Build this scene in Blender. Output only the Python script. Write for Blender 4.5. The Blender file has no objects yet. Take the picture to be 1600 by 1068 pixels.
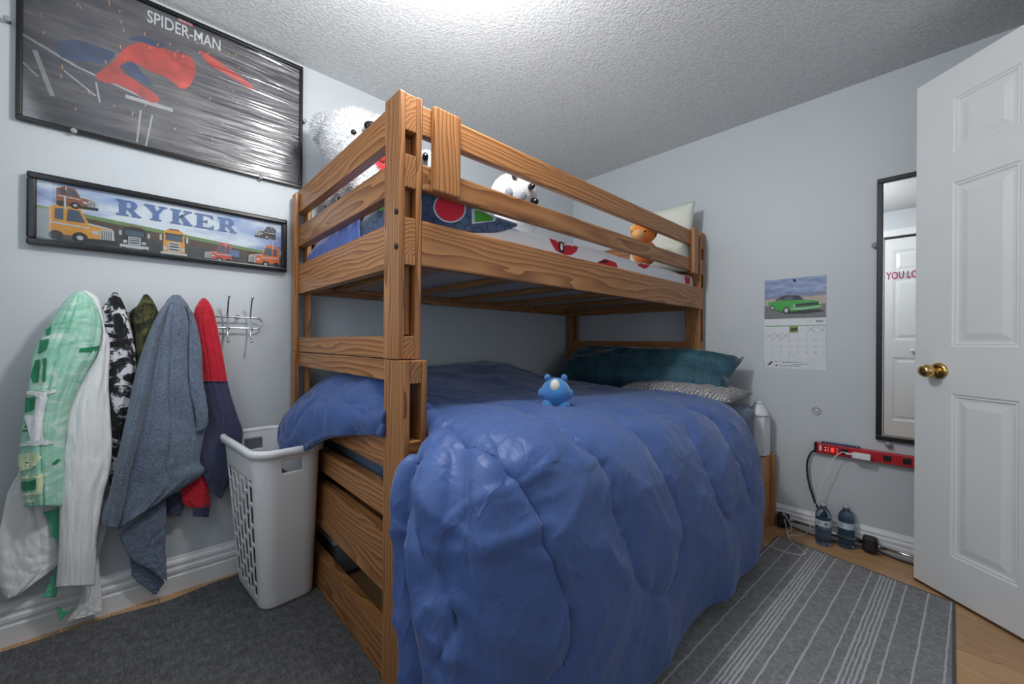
import bpy, bmesh, math, random
from mathutils import Vector, Matrix, noise
from mathutils.bvhtree import BVHTree
random.seed(7)
PI = math.pi
S = bpy.context.scene
COL = S.collection

# ------------------------------------------------------------------ camera, world, light, exposure
F_PX, YAW, PITCH, ROLL = 625.9, 0.8189, 0.00075, 0.00804
CAM = Vector((2.08, -2.63, 1.0))
fw = Vector((-math.sin(YAW)*math.cos(PITCH), math.cos(YAW)*math.cos(PITCH), math.sin(PITCH)))
rt0 = Vector((math.cos(YAW), math.sin(YAW), 0)); up0 = rt0.cross(fw)
rt = rt0*math.cos(ROLL) + up0*math.sin(ROLL)
up = up0*math.cos(ROLL) - rt0*math.sin(ROLL)
cd = bpy.data.cameras.new('camera'); cam = bpy.data.objects.new('camera', cd); COL.objects.link(cam)
cd.sensor_fit = 'HORIZONTAL'; cd.sensor_width = 36.0; cd.lens = F_PX/1600*36.0
cd.clip_start = 0.02
cam.matrix_world = Matrix(((rt.x, up.x, -fw.x, CAM.x), (rt.y, up.y, -fw.y, CAM.y), (rt.z, up.z, -fw.z, CAM.z), (0, 0, 0, 1)))
S.camera = cam
S.view_settings.view_transform = 'Standard'; S.view_settings.look = 'None'
S.view_settings.gamma = 1.0; S.view_settings.use_curve_mapping = False
S.view_settings.exposure = 0.0
w = bpy.data.worlds.new('world'); S.world = w; w.use_nodes = True
w.node_tree.nodes['Background'].inputs[0].default_value = (0.75, 0.85, 1.0, 1)
w.node_tree.nodes['Background'].inputs[1].default_value = 0.3
LAMP = Vector((1.18, -2.02, 2.05))
def light(name, kind, loc, energy, color, size=0.1, rot=None, size_y=None):
    d = bpy.data.lights.new(name, kind); d.energy = energy; d.color = color
    if kind == 'AREA':
        d.size = size
        if size_y: d.shape = 'RECTANGLE'; d.size_y = size_y
    else: d.shadow_soft_size = size
    o = bpy.data.objects.new(name, d); COL.objects.link(o); o.location = loc
    if rot: o.rotation_euler = rot
    return o
light('ceiling_bulb', 'POINT', LAMP, 40, (1.0, 0.985, 0.96), 0.075)
# fill lamps added without a window: one past the doorway, one behind camera
light('hall_fill', 'AREA', (2.95, -1.1, 1.25), 5, (0.86, 0.93, 1.0), 0.8, (0, PI/2, 0), 1.7)
light('near_end_fill', 'AREA', (1.0, -3.0, 1.5), 6, (0.82, 0.91, 1.0), 1.0, (PI/2, 0, 0), 1.2)

def ray(px, py): return fw + rt*((px-800)/F_PX) - up*((py-534)/F_PX)
def at(px, py, ax, val):
    """the point of the plane axis=val that the photograph shows at (px,py)"""
    d = ray(px, py); return CAM + d*((val-CAM[ax])/d[ax])

# ------------------------------------------------------------------ object helpers
WM = {}
def obj(name, me, mat=None, parent=None, M=None, center=True, smooth=False):
    if isinstance(me, bmesh.types.BMesh):
        m = bpy.data.meshes.new(name); me.to_mesh(m); me.free(); me = m
    M = M.copy() if M else Matrix()
    if center and len(me.vertices):
        cs = [v.co for v in me.vertices]
        lo = [min(c[i] for c in cs) for i in range(3)]; hi = [max(c[i] for c in cs) for i in range(3)]
        z = lo[2] if parent is None else (lo[2]+hi[2])/2
        c = Vector(((lo[0]+hi[0])/2, (lo[1]+hi[1])/2, z))
        me.transform(Matrix.Translation(-c)); M = M @ Matrix.Translation(c)
    if smooth:
        for p in me.polygons: p.use_smooth = True
    o = bpy.data.objects.new(name, me); COL.objects.link(o)
    if mat and not me.materials:
        for k in (mat if isinstance(mat, (list, tuple)) else [mat]): me.materials.append(k)
    place(o, M, parent); return o
def place(o, M, parent=None):
    WM[o.name] = M
    if parent: o.parent = parent; o.matrix_local = WM[parent.name].inverted() @ M
    else: o.matrix_world = M
def empty(name, loc, label=None, cat=None, group=None):
    o = bpy.data.objects.new(name, None); COL.objects.link(o); o.empty_display_size = 0.05
    place(o, Matrix.Translation(Vector(loc)))
    if label: tag(o, label, cat, group)
    return o
def tag(o, label, cat, group=None):
    o['label'] = label; o['category'] = cat
    if group: o['group'] = group
    return o
def struct(o): o['kind'] = 'structure'; return o

def add_box(bm, lo, hi, bev=0.0, mi=0):
    lo, hi = Vector(lo), Vector(hi)
    vs = [bm.verts.new((x, y, z)) for x in (lo.x, hi.x) for y in (lo.y, hi.y) for z in (lo.z, hi.z)]
    fs = [bm.faces.new([vs[i] for i in q]) for q in ((0,1,3,2), (4,6,7,5), (0,4,5,1), (2,3,7,6), (0,2,6,4), (1,5,7,3))]
    for f in fs: f.material_index = mi
    if bev > 0:
        es = list({e for f in fs for e in f.edges})
        r = bmesh.ops.bevel(bm, geom=es, offset=bev, segments=2, profile=0.6, affect='EDGES')
        for f in r['faces']: f.material_index = mi
def box(lo, hi, bev=0.0):
    bm = bmesh.new(); add_box(bm, lo, hi, bev); return bm
def catmull(pts, n):
    pts = [Vector(p) for p in pts]; out = []
    for i in range(len(pts)-1):
        p0 = pts[max(i-1, 0)]; p1 = pts[i]; p2 = pts[i+1]; p3 = pts[min(i+2, len(pts)-1)]
        for k in range(n):
            t = k/n
            out.append(0.5*((2*p1)+(p2-p0)*t+(2*p0-5*p1+4*p2-p3)*t*t+(3*p1-p0-3*p2+p3)*t**3))
    out.append(pts[-1].copy()); return out
def add_tube(bm, pts, r, seg=8, cap=True):
    pts = [Vector(p) for p in pts]; rings = []
    t = (pts[1]-pts[0]).normalized(); u = t.orthogonal().normalized()
    for i, p in enumerate(pts):
        a = pts[max(i-1, 0)]; b = pts[min(i+1, len(pts)-1)]; t = (b-a).normalized()
        u = (u - t*u.dot(t)).normalized(); v = t.cross(u)
        rr = r[i] if isinstance(r, (list, tuple)) else r
        rings.append([bm.verts.new(p+(u*math.cos(2*PI*k/seg)+v*math.sin(2*PI*k/seg))*rr) for k in range(seg)])
    for a, b in zip(rings, rings[1:]):
        for k in range(seg): bm.faces.new((a[k], a[(k+1) % seg], b[(k+1) % seg], b[k]))
    if cap: bm.faces.new(rings[0][::-1]); bm.faces.new(rings[-1])
def tube(pts, r, seg=8):
    bm = bmesh.new(); add_tube(bm, pts, r, seg); return bm
def lathe(prof, seg=24, M=None, cap=True):
    """profile of (radius, height) turned round local Z"""
    bm = bmesh.new(); rings = []
    for r, z in prof:
        rings.append([bm.verts.new((r*math.cos(2*PI*k/seg), r*math.sin(2*PI*k/seg), z)) for k in range(seg)])
    for a, b in zip(rings, rings[1:]):
        for k in range(seg): bm.faces.new((a[k], a[(k+1) % seg], b[(k+1) % seg], b[k]))
    if cap: bm.faces.new(rings[0][::-1]); bm.faces.new(rings[-1])
    if M: bm.transform(M)
    return bm
def grid_mesh(P, close_u=False):
    bm = bmesh.new(); V = [[bm.verts.new(p) for p in row] for row in P]
    for i in range(len(V)-1):
        n = len(V[i])
        for j in range(n if close_u else n-1):
            bm.faces.new((V[i][j], V[i][(j+1) % n], V[i+1][(j+1) % n], V[i+1][j]))
    return bm
def ellipsoid(c, r, M=None, sub=3, f=None):
    bm = bmesh.new(); bmesh.ops.create_icosphere(bm, subdivisions=sub, radius=1)
    for v in bm.verts:
        p = v.co.copy()
        k = f(p) if f else 1.0
        v.co = Vector((p.x*r[0], p.y*r[1], p.z*r[2]))*k
    if M: bm.transform(M)
    bm.transform(Matrix.Translation(Vector(c)))
    return bm
def join(*bms):
    out = bms[0]
    for b in bms[1:]:
        m = bpy.data.meshes.new('t'); b.to_mesh(m); b.free(); out.from_mesh(m); bpy.data.meshes.remove(m)
    return out
def solid(o, t, off=-1):
    m = o.modifiers.new('thickness', 'SOLIDIFY'); m.thickness = t; m.offset = off; return o
def subsurf(o, n=1):
    m = o.modifiers.new('smooth', 'SUBSURF'); m.levels = n; m.render_levels = n; return o
def lerp(a, b, t): return a+(b-a)*t
def smooth01(t): t = max(0, min(1, t)); return t*t*(3-2*t)

# flat print: polygons (u,v) on a plane
ML = Matrix(((0, 0, 1, 0), (1, 0, 0, 0), (0, 1, 0, 0), (0, 0, 0, 1)))     # on the left wall: u=+y v=+z normal=+x
MB = Matrix(((1, 0, 0, 0), (0, 0, -1, 0), (0, 1, 0, 0), (0, 0, 0, 1)))    # on the back wall: u=+x v=+z normal=-y
MF = Matrix(((-1, 0, 0, 0), (0, 0, 1, 0), (0, 1, 0, 0), (0, 0, 0, 1)))    # on the front wall: normal=+y
def flat(polys, z=0.0):
    bm = bmesh.new()
    for p in polys:
        a = sum(p[i][0]*p[(i+1) % len(p)][1]-p[(i+1) % len(p)][0]*p[i][1] for i in range(len(p)))
        if a < 0: p = p[::-1]
        bm.faces.new([bm.verts.new((q[0], q[1], z)) for q in p])
    return bm
def disc(cx, cy, r, n=16, ry=None): return [(cx+r*math.cos(2*PI*k/n), cy+(ry or r)*math.sin(2*PI*k/n)) for k in range(n)]
def rect(x0, y0, x1, y1): return [(x0, y0), (x1, y0), (x1, y1), (x0, y1)]
def line2(x0, y0, x1, y1, w):
    dx, dy = x1-x0, y1-y0; l = math.hypot(dx, dy); nx, ny = -dy/l*w/2, dx/l*w/2
    return [(x0+nx, y0+ny), (x1+nx, y1+ny), (x1-nx, y1-ny), (x0-nx, y0-ny)]
def text_bm(body, w=None, h=None, x=0, y=0, ext=0.0, bold=0.0):
    """text outlines as a mesh in the XY plane, lower left at (x,y), fitted to w by h"""
    c = bpy.data.curves.new('t', 'FONT'); c.body = body; c.size = 1; c.extrude = ext; c.offset = bold; c.resolution_u = 3
    o = bpy.data.objects.new('t', c); COL.objects.link(o)
    dg = bpy.context.evaluated_depsgraph_get(); m = bpy.data.meshes.new_from_object(o.evaluated_get(dg))
    bpy.data.objects.remove(o); bpy.data.curves.remove(c)
    bm = bmesh.new(); bm.from_mesh(m); bpy.data.meshes.remove(m)
    xs = [v.co.x for v in bm.verts]; ys = [v.co.y for v in bm.verts]
    sx = w/(max(xs)-min(xs)) if w else 1; sy = h/(max(ys)-min(ys)) if h else sx
    if not w: sx = sy
    x0, y0 = min(xs), min(ys)
    for v in bm.verts: v.co.x = (v.co.x-x0)*sx+x; v.co.y = (v.co.y-y0)*sy+y
    return bm

# ------------------------------------------------------------------ materials
class NT:
    def __init__(s, name):
        s.m = bpy.data.materials.new(name); s.m.use_nodes = True; s.t = s.m.node_tree
        s.b = s.t.nodes['Principled BSDF']; s.out = s.t.nodes['Material Output']
    def n(s, typ, **kw):
        x = s.t.nodes.new(typ)
        for k, v in kw.items():
            if k in x.inputs:
                if hasattr(v, 'is_output') or isinstance(v, bpy.types.NodeSocket): s.t.links.new(v, x.inputs[k])
                else: x.inputs[k].default_value = v
            else: setattr(x, k, v)
        return x
    def link(s, a, b): s.t.links.new(a, b)
    def set(s, **kw):
        for k, v in kw.items():
            k = k.replace('_', ' ')
            if isinstance(v, bpy.types.NodeSocket): s.link(v, s.b.inputs[k])
            else: s.b.inputs[k].default_value = v
        return s
    def math(s, op, a, b=None):
        x = s.t.nodes.new('ShaderNodeMath'); x.operation = op
        for i, v in enumerate((a, b)):
            if v is None: continue
            if isinstance(v, bpy.types.NodeSocket): s.link(v, x.inputs[i])
            else: x.inputs[i].default_value = v
        return x.outputs[0]
    def coord(s, kind='Object', scale=(1, 1, 1), loc=(0, 0, 0), rot=(0, 0, 0)):
        c = s.t.nodes.new('ShaderNodeTexCoord'); m = s.t.nodes.new('ShaderNodeMapping')
        m.inputs['Scale'].default_value = scale; m.inputs['Location'].default_value = loc; m.inputs['Rotation'].default_value = rot
        s.link(c.outputs[kind], m.inputs[0]); return m.outputs[0]
    def noise(s, vec, scale, detail=4, rough=0.55, dist=0.0):
        x = s.t.nodes.new('ShaderNodeTexNoise'); s.link(vec, x.inputs['Vector'])
        x.inputs['Scale'].default_value = scale; x.inputs['Detail'].default_value = detail
        x.inputs['Roughness'].default_value = rough; x.inputs['Distortion'].default_value = dist
        return x.outputs['Fac']
    def ramp(s, fac, stops, interp='LINEAR'):
        x = s.t.nodes.new('ShaderNodeValToRGB'); x.color_ramp.interpolation = interp
        e = x.color_ramp.elements
        while len(e) < len(stops): e.new(0.5)
        for k, (p, c) in zip(e, stops): k.position = p; k.color = (*c, 1)
        s.link(fac, x.inputs[0]); return x.outputs[0]
    def bump(s, h, strength=0.3, dist=0.01):
        x = s.t.nodes.new('ShaderNodeBump'); x.inputs['Strength'].default_value = strength
        x.inputs['Distance'].default_value = dist; s.link(h, x.inputs['Height']); s.link(x.outputs[0], s.b.inputs['Normal'])
def srgb(r, g, b): return tuple((c/255/12.92 if c/255 <= 0.04045 else ((c/255+0.055)/1.055)**2.4) for c in (r, g, b))
def mix(a, b, t): return tuple(x+(y-x)*t for x, y in zip(a, b))
CACHE = {}
def plain(name, rgb, rough=0.5, metal=0.0, var=0.06, nscale=30, bump=0.0, spec=0.5, **kw):
    if name in CACHE: return CACHE[name]
    t = NT(name); v = t.coord(); f = t.noise(v, nscale)
    c = srgb(*rgb); a = tuple(x*(1-var) for x in c); b = tuple(min(1, x*(1+var)) for x in c)
    t.set(Base_Color=t.ramp(f, [(0.3, a), (0.7, b)]), Roughness=rough, Metallic=metal, Specular_IOR_Level=spec, **kw)
    if bump: t.bump(f, bump, 0.004)
    CACHE[name] = t.m; return t.m
def emit(name, rgb, s):
    t = NT(name); t.set(Base_Color=(*srgb(*rgb), 1), Emission_Color=(*srgb(*rgb), 1), Emission_Strength=s); return t.m
def wood(name, light, dark, scale=1.0, contrast=1.0, rough=0.38):
    t = NT(name)
    tc = t.n('ShaderNodeTexCoord'); oi = t.n('ShaderNodeObjectInfo')
    r = oi.outputs['Random']
    off = t.n('ShaderNodeCombineXYZ'); t.link(t.math('MULTIPLY', r, 37.0), off.inputs[0])
    t.link(t.math('ADD', t.math('MULTIPLY', r, 0.11), 0.0), off.inputs[1])
    t.link(t.math('ADD', t.math('MULTIPLY', t.math('FRACT', t.math('MULTIPLY', r, 7.3)), 0.05), 0.035), off.inputs[2])
    add = t.n('ShaderNodeVectorMath', operation='ADD'); t.link(tc.outputs['Object'], add.inputs[0]); t.link(off.outputs[0], add.inputs[1])
    mp = t.n('ShaderNodeMapping'); mp.inputs['Scale'].default_value = (0.16, 1, 1); t.link(add.outputs[0], mp.inputs[0])
    nz = t.n('ShaderNodeTexNoise'); t.link(mp.outputs[0], nz.inputs['Vector']); nz.inputs['Scale'].default_value = 9*scale; nz.inputs['Detail'].default_value = 2.5
    sub = t.n('ShaderNodeVectorMath', operation='SUBTRACT'); t.link(nz.outputs['Color'], sub.inputs[0]); sub.inputs[1].default_value = (0.5, 0.5, 0.5)
    sc = t.n('ShaderNodeVectorMath', operation='SCALE'); t.link(sub.outputs[0], sc.inputs[0]); sc.inputs['Scale'].default_value = 0.085
    wv = t.n('ShaderNodeVectorMath', operation='ADD'); t.link(mp.outputs[0], wv.inputs[0]); t.link(sc.outputs[0], wv.inputs[1])
    wave = t.n('ShaderNodeTexWave'); wave.wave_type = 'RINGS'; wave.rings_direction = 'X'; wave.wave_profile = 'SAW'
    t.link(wv.outputs[0], wave.inputs['Vector']); wave.inputs['Scale'].default_value = 26*scale
    wave.inputs['Distortion'].default_value = 0.6; wave.inputs['Detail'].default_value = 2
    fine = t.n('ShaderNodeMapping'); fine.inputs['Scale'].default_value = (4, 160, 160); t.link(add.outputs[0], fine.inputs[0])
    fn = t.noise(fine.outputs[0], 1.0, 3)
    f = t.math('ADD', t.math('MULTIPLY', wave.outputs['Fac'], 0.72*contrast), t.math('MULTIPLY', fn, 0.38))
    l, d = srgb(*light), srgb(*dark)
    c = t.ramp(f, [(0.15, l), (0.5, mix(l, d, 0.35)), (0.95, d)])
    hv = t.n('ShaderNodeHueSaturation'); t.link(c, hv.inputs['Color']); t.link(t.math('ADD', t.math('MULTIPLY', r, 0.24), 0.88), hv.inputs['Value'])
    t.set(Base_Color=hv.outputs[0], Roughness=rough, Specular_IOR_Level=0.42)
    t.bump(f, 0.12, 0.002); return t.m

def paint_mat(name, rgb, rough=0.5):
    t = NT(name); v = t.coord(); n1 = t.noise(v, 160, 3); n2 = t.noise(v, 1.3, 3)
    c = srgb(*rgb)
    t.set(Base_Color=t.ramp(n2, [(0.3, tuple(x*0.97 for x in c)), (0.7, tuple(min(1, x*1.03) for x in c))]), Roughness=rough, Specular_IOR_Level=0.35)
    t.bump(n1, 0.08, 0.001); return t.m
M_WALL = paint_mat('wall_paint', (197, 204, 209), 0.45)
M_TRIM = plain('white_trim_paint', (226, 229, 232), 0.35, var=0.02)
M_DOOR = plain('white_door_paint', (222, 226, 228), 0.38, var=0.02, nscale=6)
def ceil_mat():
    t = NT('popcorn_ceiling'); v = t.coord()
    vo = t.n('ShaderNodeTexVoronoi'); vo.feature = 'SMOOTH_F1'; t.link(v, vo.inputs['Vector']); vo.inputs['Scale'].default_value = 95
    vo.inputs['Smoothness'].default_value = 0.35
    a = t.math('SUBTRACT', 0.75, vo.outputs['Distance']); n1 = t.noise(v, 45, 4, 0.65); n2 = t.noise(v, 150, 2)
    h = t.math('ADD', t.math('MULTIPLY', a, t.math('MULTIPLY', n1, 1.5)), t.math('MULTIPLY', n2, 0.25))
    t.set(Base_Color=t.ramp(h, [(0.15, srgb(200, 202, 204)), (0.75, srgb(226, 228, 230))]), Roughness=0.55, Specular_IOR_Level=0.4)
    t.bump(h, 0.32, 0.008); return t.m
M_CEIL = ceil_mat()
M_PINE = wood('honey_pine', (180, 127, 78), (116, 70, 38))
M_PINE2 = wood('drawer_pine', (188, 134, 88), (150, 98, 56), 1.0, 0.7)
M_LAM = wood('laminate_oak', (196, 158, 116), (160, 118, 78), 1.6, 0.8, 0.3)
M_PLY = wood('bunk_plywood', (206, 200, 190), (184, 176, 162), 0.7, 0.6, 0.6)
M_BLACK = plain('black_plastic', (22, 22, 24), 0.35)
M_CHROME = plain('satin_chrome', (200, 202, 205), 0.22, 1.0, 0.02)
M_STEEL = plain('dark_bolt', (60, 58, 55), 0.35, 0.9)
M_BRASS = plain('polished_brass', (206, 172, 104), 0.18, 1.0, 0.04)
def fabric(name, rgb, var=0.12, scale=220, bump=0.25, rough=0.9, sheen=0.2, low=0.1, dist=0.003):
    if name in CACHE: return CACHE[name]
    t = NT(name); v = t.coord(); f = t.noise(v, scale, 3, 0.7); g = t.noise(v, 6, 3)
    c = srgb(*rgb); k = t.math('ADD', t.math('MULTIPLY', f, 0.6), t.math('MULTIPLY', g, 0.4))
    vv = var+low
    t.set(Base_Color=t.ramp(k, [(0.3, tuple(x*(1-vv) for x in c)), (0.7, tuple(min(1, x*(1+vv)) for x in c))]), Roughness=rough, Sheen_Weight=sheen, Specular_IOR_Level=0.2)
    t.bump(f, bump, dist); CACHE[name] = t.m; return t.m
def clear(name, rgb, rough=0.03, alpha=0.75):
    """thin clear film: sees through, with a real gloss on top"""
    t = NT(name); tr = t.n('ShaderNodeBsdfTransparent'); tr.inputs[0].default_value = (*rgb, 1)
    gl = t.n('ShaderNodeBsdfGlossy'); gl.inputs['Roughness'].default_value = rough
    fr = t.n('ShaderNodeFresnel'); fr.inputs[0].default_value = 1.45
    mx = t.n('ShaderNodeMixShader'); t.link(fr.outputs[0], mx.inputs[0]); t.link(tr.outputs[0], mx.inputs[1]); t.link(gl.outputs[0], mx.inputs[2])
    t.link(mx.outputs[0], t.out.inputs[0]); t.gl, t.fr = gl, fr; return t

# ------------------------------------------------------------------ room shell
RX, FY, H = 2.60, -3.05, 2.31
T = 0.1
struct(obj('wall_left', box((-T, FY-T, 0), (0, T, H)), M_WALL))
struct(obj('wall_back', box((0, 0, 0), (RX+T, T, H)), M_WALL))
struct(obj('wall_front', box((0, FY-T, 0), (RX+T, FY, H)), M_WALL))
DY1, DY0, DZ = -0.655, -1.475, 2.12        # doorway in the right wall
bm = bmesh.new(); add_box(bm, (RX, DY1, 0), (RX+T, 0, H)); add_box(bm, (RX, FY, 0), (RX+T, DY0, H)); add_box(bm, (RX, DY0, DZ), (RX+T, DY1, H))
struct(obj('wall_right', bm, M_WALL))
bm = bmesh.new(); add_box(bm, (RX+1.0, -2.2, 0), (RX+1.1, 0.2, H))
struct(obj('wall_hall', bm, M_WALL))
struct(obj('ceiling', box((-T, FY-T, H), (RX+1.1, T, H+0.08)), M_CEIL))
floor = struct(obj('floor', box((-T, FY-T, -0.09), (RX+1.1, T+0.1, -0.012)), plain('subfloor', (90, 66, 44), 0.8)))
row, y = 0, -0.004
PW, PL = 0.128, 1.22
base_pl = None
while y > FY:
    x = -1.2 + (row*0.37) % 1.2
    while x < RX+0.1:
        x0, x1 = max(x, 0.002), min(x+PL, RX+T)
        if x1-x0 > 0.03:
            bm = box((-(x1-x0)/2+0.0006, -PW/2+0.0006, -0.006), ((x1-x0)/2-0.0006, PW/2-0.0006, 0.006), 0.0012)
            obj('plank', bm, M_LAM, floor, Matrix.Translation(((x0+x1)/2, y-PW/2, -0.006)), center=False)
        x += PL
    y -= PW; row += 1

def profile_run(prof, p0, p1, nrm):
    """extrude a (out,height) moulding profile from p0 to p1"""
    bm = bmesh.new(); p0, p1, nrm = Vector(p0), Vector(p1), Vector(nrm); R = []
    for p in (p0, p1): R.append([bm.verts.new(p+nrm*a+Vector((0, 0, b))) for a, b in prof])
    n = len(prof)
    for i in range(n): bm.faces.new((R[0][i], R[0][(i+1) % n], R[1][(i+1) % n], R[1][i]))
    bm.faces.new(R[0]); bm.faces.new(R[1][::-1]); bmesh.ops.recalc_face_normals(bm, faces=bm.faces); return bm
BB = [(0, 0), (0.016, 0), (0.016, 0.062), (0.012, 0.066), (0.012, 0.074), (0.016, 0.078), (0.016, 0.09), (0.011, 0.097), (0.011, 0.106), (0.014, 0.109), (0.012, 0.118), (0.006, 0.126), (0.004, 0.134), (0, 0.136)]
BBk = [(a, b*0.82) for a, b in BB]
struct(obj('baseboard_left', profile_run(BB, (0, FY, 0), (0, 0, 0), (1, 0, 0)), M_TRIM))
struct(obj('baseboard_back', profile_run(BBk, (0.016, 0, 0), (RX, 0, 0), (0, -1, 0)), M_TRIM))
struct(obj('baseboard_right', profile_run(BBk, (RX, DY1+0.06, 0), (RX, -0.016, 0), (-1, 0, 0)), M_TRIM))
# door casing on the right wall
bm = bmesh.new()
add_box(bm, (RX-0.014, DY1, 0), (RX, DY1+0.06, DZ+0.06), 0.003); add_box(bm, (RX-0.014, DY0-0.06, 0), (RX, DY0, DZ+0.06), 0.003); add_box(bm, (RX-0.014, DY0, DZ), (RX, DY1, DZ+0.06), 0.003)
struct(obj('trim_1', bm, M_TRIM))

# ------------------------------------------------------------------ panel doors
def panel_slab(us, vs, w, h, t, panels):
    """slab in XY (u,v), front face at z=0, back at z=-t; panels are (i,j) cells of the us/vs grid, moulded on both faces"""
    bm = bmesh.new()
    for side in (0, 1):
        z0 = 0 if side == 0 else -t; sg = -1 if side == 0 else 1
        V = {(i, j): bm.verts.new((u, v, z0)) for i, u in enumerate(us) for j, v in enumerate(vs)}
        for i in range(len(us)-1):
            for j in range(len(vs)-1):
                q = [V[i, j], V[i+1, j], V[i+1, j+1], V[i, j+1]]
                if (i, j) not in panels: bm.faces.new(q if side == 0 else q[::-1]); continue
                prev = q
                for ins, d in ((0.006, 0.0045), (0.011, 0.0035), (0.017, 0.0085), (0.026, 0.0085), (0.05, 0.0025)):
                    u0, u1, v0, v1 = us[i]+ins, us[i+1]-ins, vs[j]+ins, vs[j+1]-ins
                    cur = [bm.verts.new((a, b, z0+sg*d)) for a, b in ((u0, v0), (u1, v0), (u1, v1), (u0, v1))]
                    for k in range(4):
                        f = (prev[k], prev[(k+1) % 4], cur[(k+1) % 4], cur[k]); bm.faces.new(f if side == 0 else f[::-1])
                    prev = cur
                bm.faces.new(prev if side == 0 else prev[::-1])
        if side == 0: front = V
        else: back = V
    ni, nj = len(us)-1, len(vs)-1
    for i in range(ni):
        bm.faces.new((front[i+1, 0], front[i, 0], back[i, 0], back[i+1, 0])); bm.faces.new((front[i, nj], front[i+1, nj], back[i+1, nj], back[i, nj]))
    for j in range(nj):
        bm.faces.new((front[0, j], front[0, j+1], back[0, j+1], back[0, j])); bm.faces.new((front[ni, j+1], front[ni, j], back[ni, j], back[ni, j+1]))
    bmesh.ops.recalc_face_normals(bm, faces=bm.faces)
    return bm
DW, DH = 0.78, 2.085
dd = Vector((0.756, -0.655, 0)).normalized(); dn = Vector((-dd.y, dd.x, 0))*-1        # along the door, towards the camera
E0 = Vector((2.007, -0.202, 0.012))
MD = Matrix(((dd.x, 0, dn.x, E0.x), (dd.y, 0, dn.y, E0.y), (0, 1, 0, E0.z), (0, 0, 0, 1)))
us = [0, 0.136, 0.342, 0.438, 0.644, DW]; vs = [0, 0.163, 0.80, 0.985, 1.628, 1.745, 1.962, DH]
door = struct(obj('door_1', panel_slab(us, vs, DW, DH, 0.035, {(i, j) for i in (1, 3) for j in (1, 3, 5)}), M_DOOR, None, MD, center=False))
def rotZ_to(n):
    return Vector(n).to_track_quat('Z', 'Y').to_matrix().to_4x4()
kz = 0.886
def knob_set(zs):
    s = 1 if zs == 0 else -1
    L = Matrix.Translation(Vector((0.093, kz, zs))) @ (Matrix() if s == 1 else Matrix.Rotation(PI, 4, 'Y'))
    k = obj('door_knob', lathe([(0.0005, 0.074), (0.012, 0.073), (0.021, 0.068), (0.026, 0.058), (0.0265, 0.05), (0.022, 0.04), (0.014, 0.033), (0.011, 0.026), (0.0125, 0.018), (0.016, 0.008)][::-1], 28), M_BRASS, door, MD @ L, center=False, smooth=True)
    obj('knob_rose', lathe([(0.033, 0), (0.033, 0.003), (0.029, 0.008), (0.016, 0.010), (0.0005, 0.010)], 28), M_BRASS, k, MD @ L, center=False, smooth=True)
knob_set(0); knob_set(-0.035)
bm = box((-0.0015, kz-0.03, -0.03), (0.0012, kz+0.03, -0.005)); obj('latch_plate', bm, M_BRASS, door, MD)
obj('door_sweep', box((0.0, -0.010, -0.034), (DW, 0.0005, -0.001)), plain('brown_sweep', (84, 58, 40), 0.6), door, MD)

# closet doors behind the camera (seen in the mirror)
CLX = 1.685
closet_us = lambda w: [0, 0.062, w-0.062, w]
cw = 0.415
for k in range(2):
    x0 = CLX + k*(cw+0.003)
    Mc = Matrix.Translation((x0+cw, FY+0.034, 0.02)) @ MF
    c = struct(obj('door_2', panel_slab(closet_us(cw), [0, 0.16, 0.80, 0.975, 1.60, 1.665, 1.88, 2.0], cw, 2.0, 0.03, {(1, 1), (1, 3), (1, 5)}), M_DOOR, None, Mc, center=False))
    if k == 0:
        obj('closet_knob', lathe([(0.008, 0), (0.007, 0.012), (0.015, 0.02), (0.016, 0.027), (0.009, 0.034), (0.0005, 0.035)], 16), M_TRIM, c, Mc @ Matrix.Translation((0.21, 0.87, 0)), center=False, smooth=True)
bm = bmesh.new(); add_box(bm, (CLX-0.05, FY, 2.045), (RX-0.02, FY+0.045, 2.115), 0.004); add_box(bm, (CLX-0.065, FY, 0), (CLX-0.006, FY+0.045, 2.045), 0.004)
struct(obj('trim_2', bm, M_TRIM))
struct(obj('trim_3', box((CLX, FY+0.004, 2.024), (RX-0.02, FY+0.03, 2.04)), M_STEEL))

# ------------------------------------------------------------------ ceiling light (above the frame)
cl = empty('ceiling_light', (LAMP.x, LAMP.y, H), 'round white ceiling light hanging on a short stem in the middle of the ceiling', 'lamp')
Mx = Matrix.Translation((LAMP.x, LAMP.y, H))
obj('canopy', lathe([(0.075, 0), (0.075, -0.012), (0.05, -0.03), (0.012, -0.036), (0.0005, -0.036)], 28), M_TRIM, cl, Mx, center=False, smooth=True)
obj('stem', lathe([(0.008, -0.03), (0.008, -0.14)], 12), M_CHROME, cl, Mx, center=False)
obj('socket_cap', lathe([(0.0005, -0.135), (0.03, -0.137), (0.034, -0.15), (0.034, -0.172)], 24), M_TRIM, cl, Mx, center=False, smooth=True)

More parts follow.
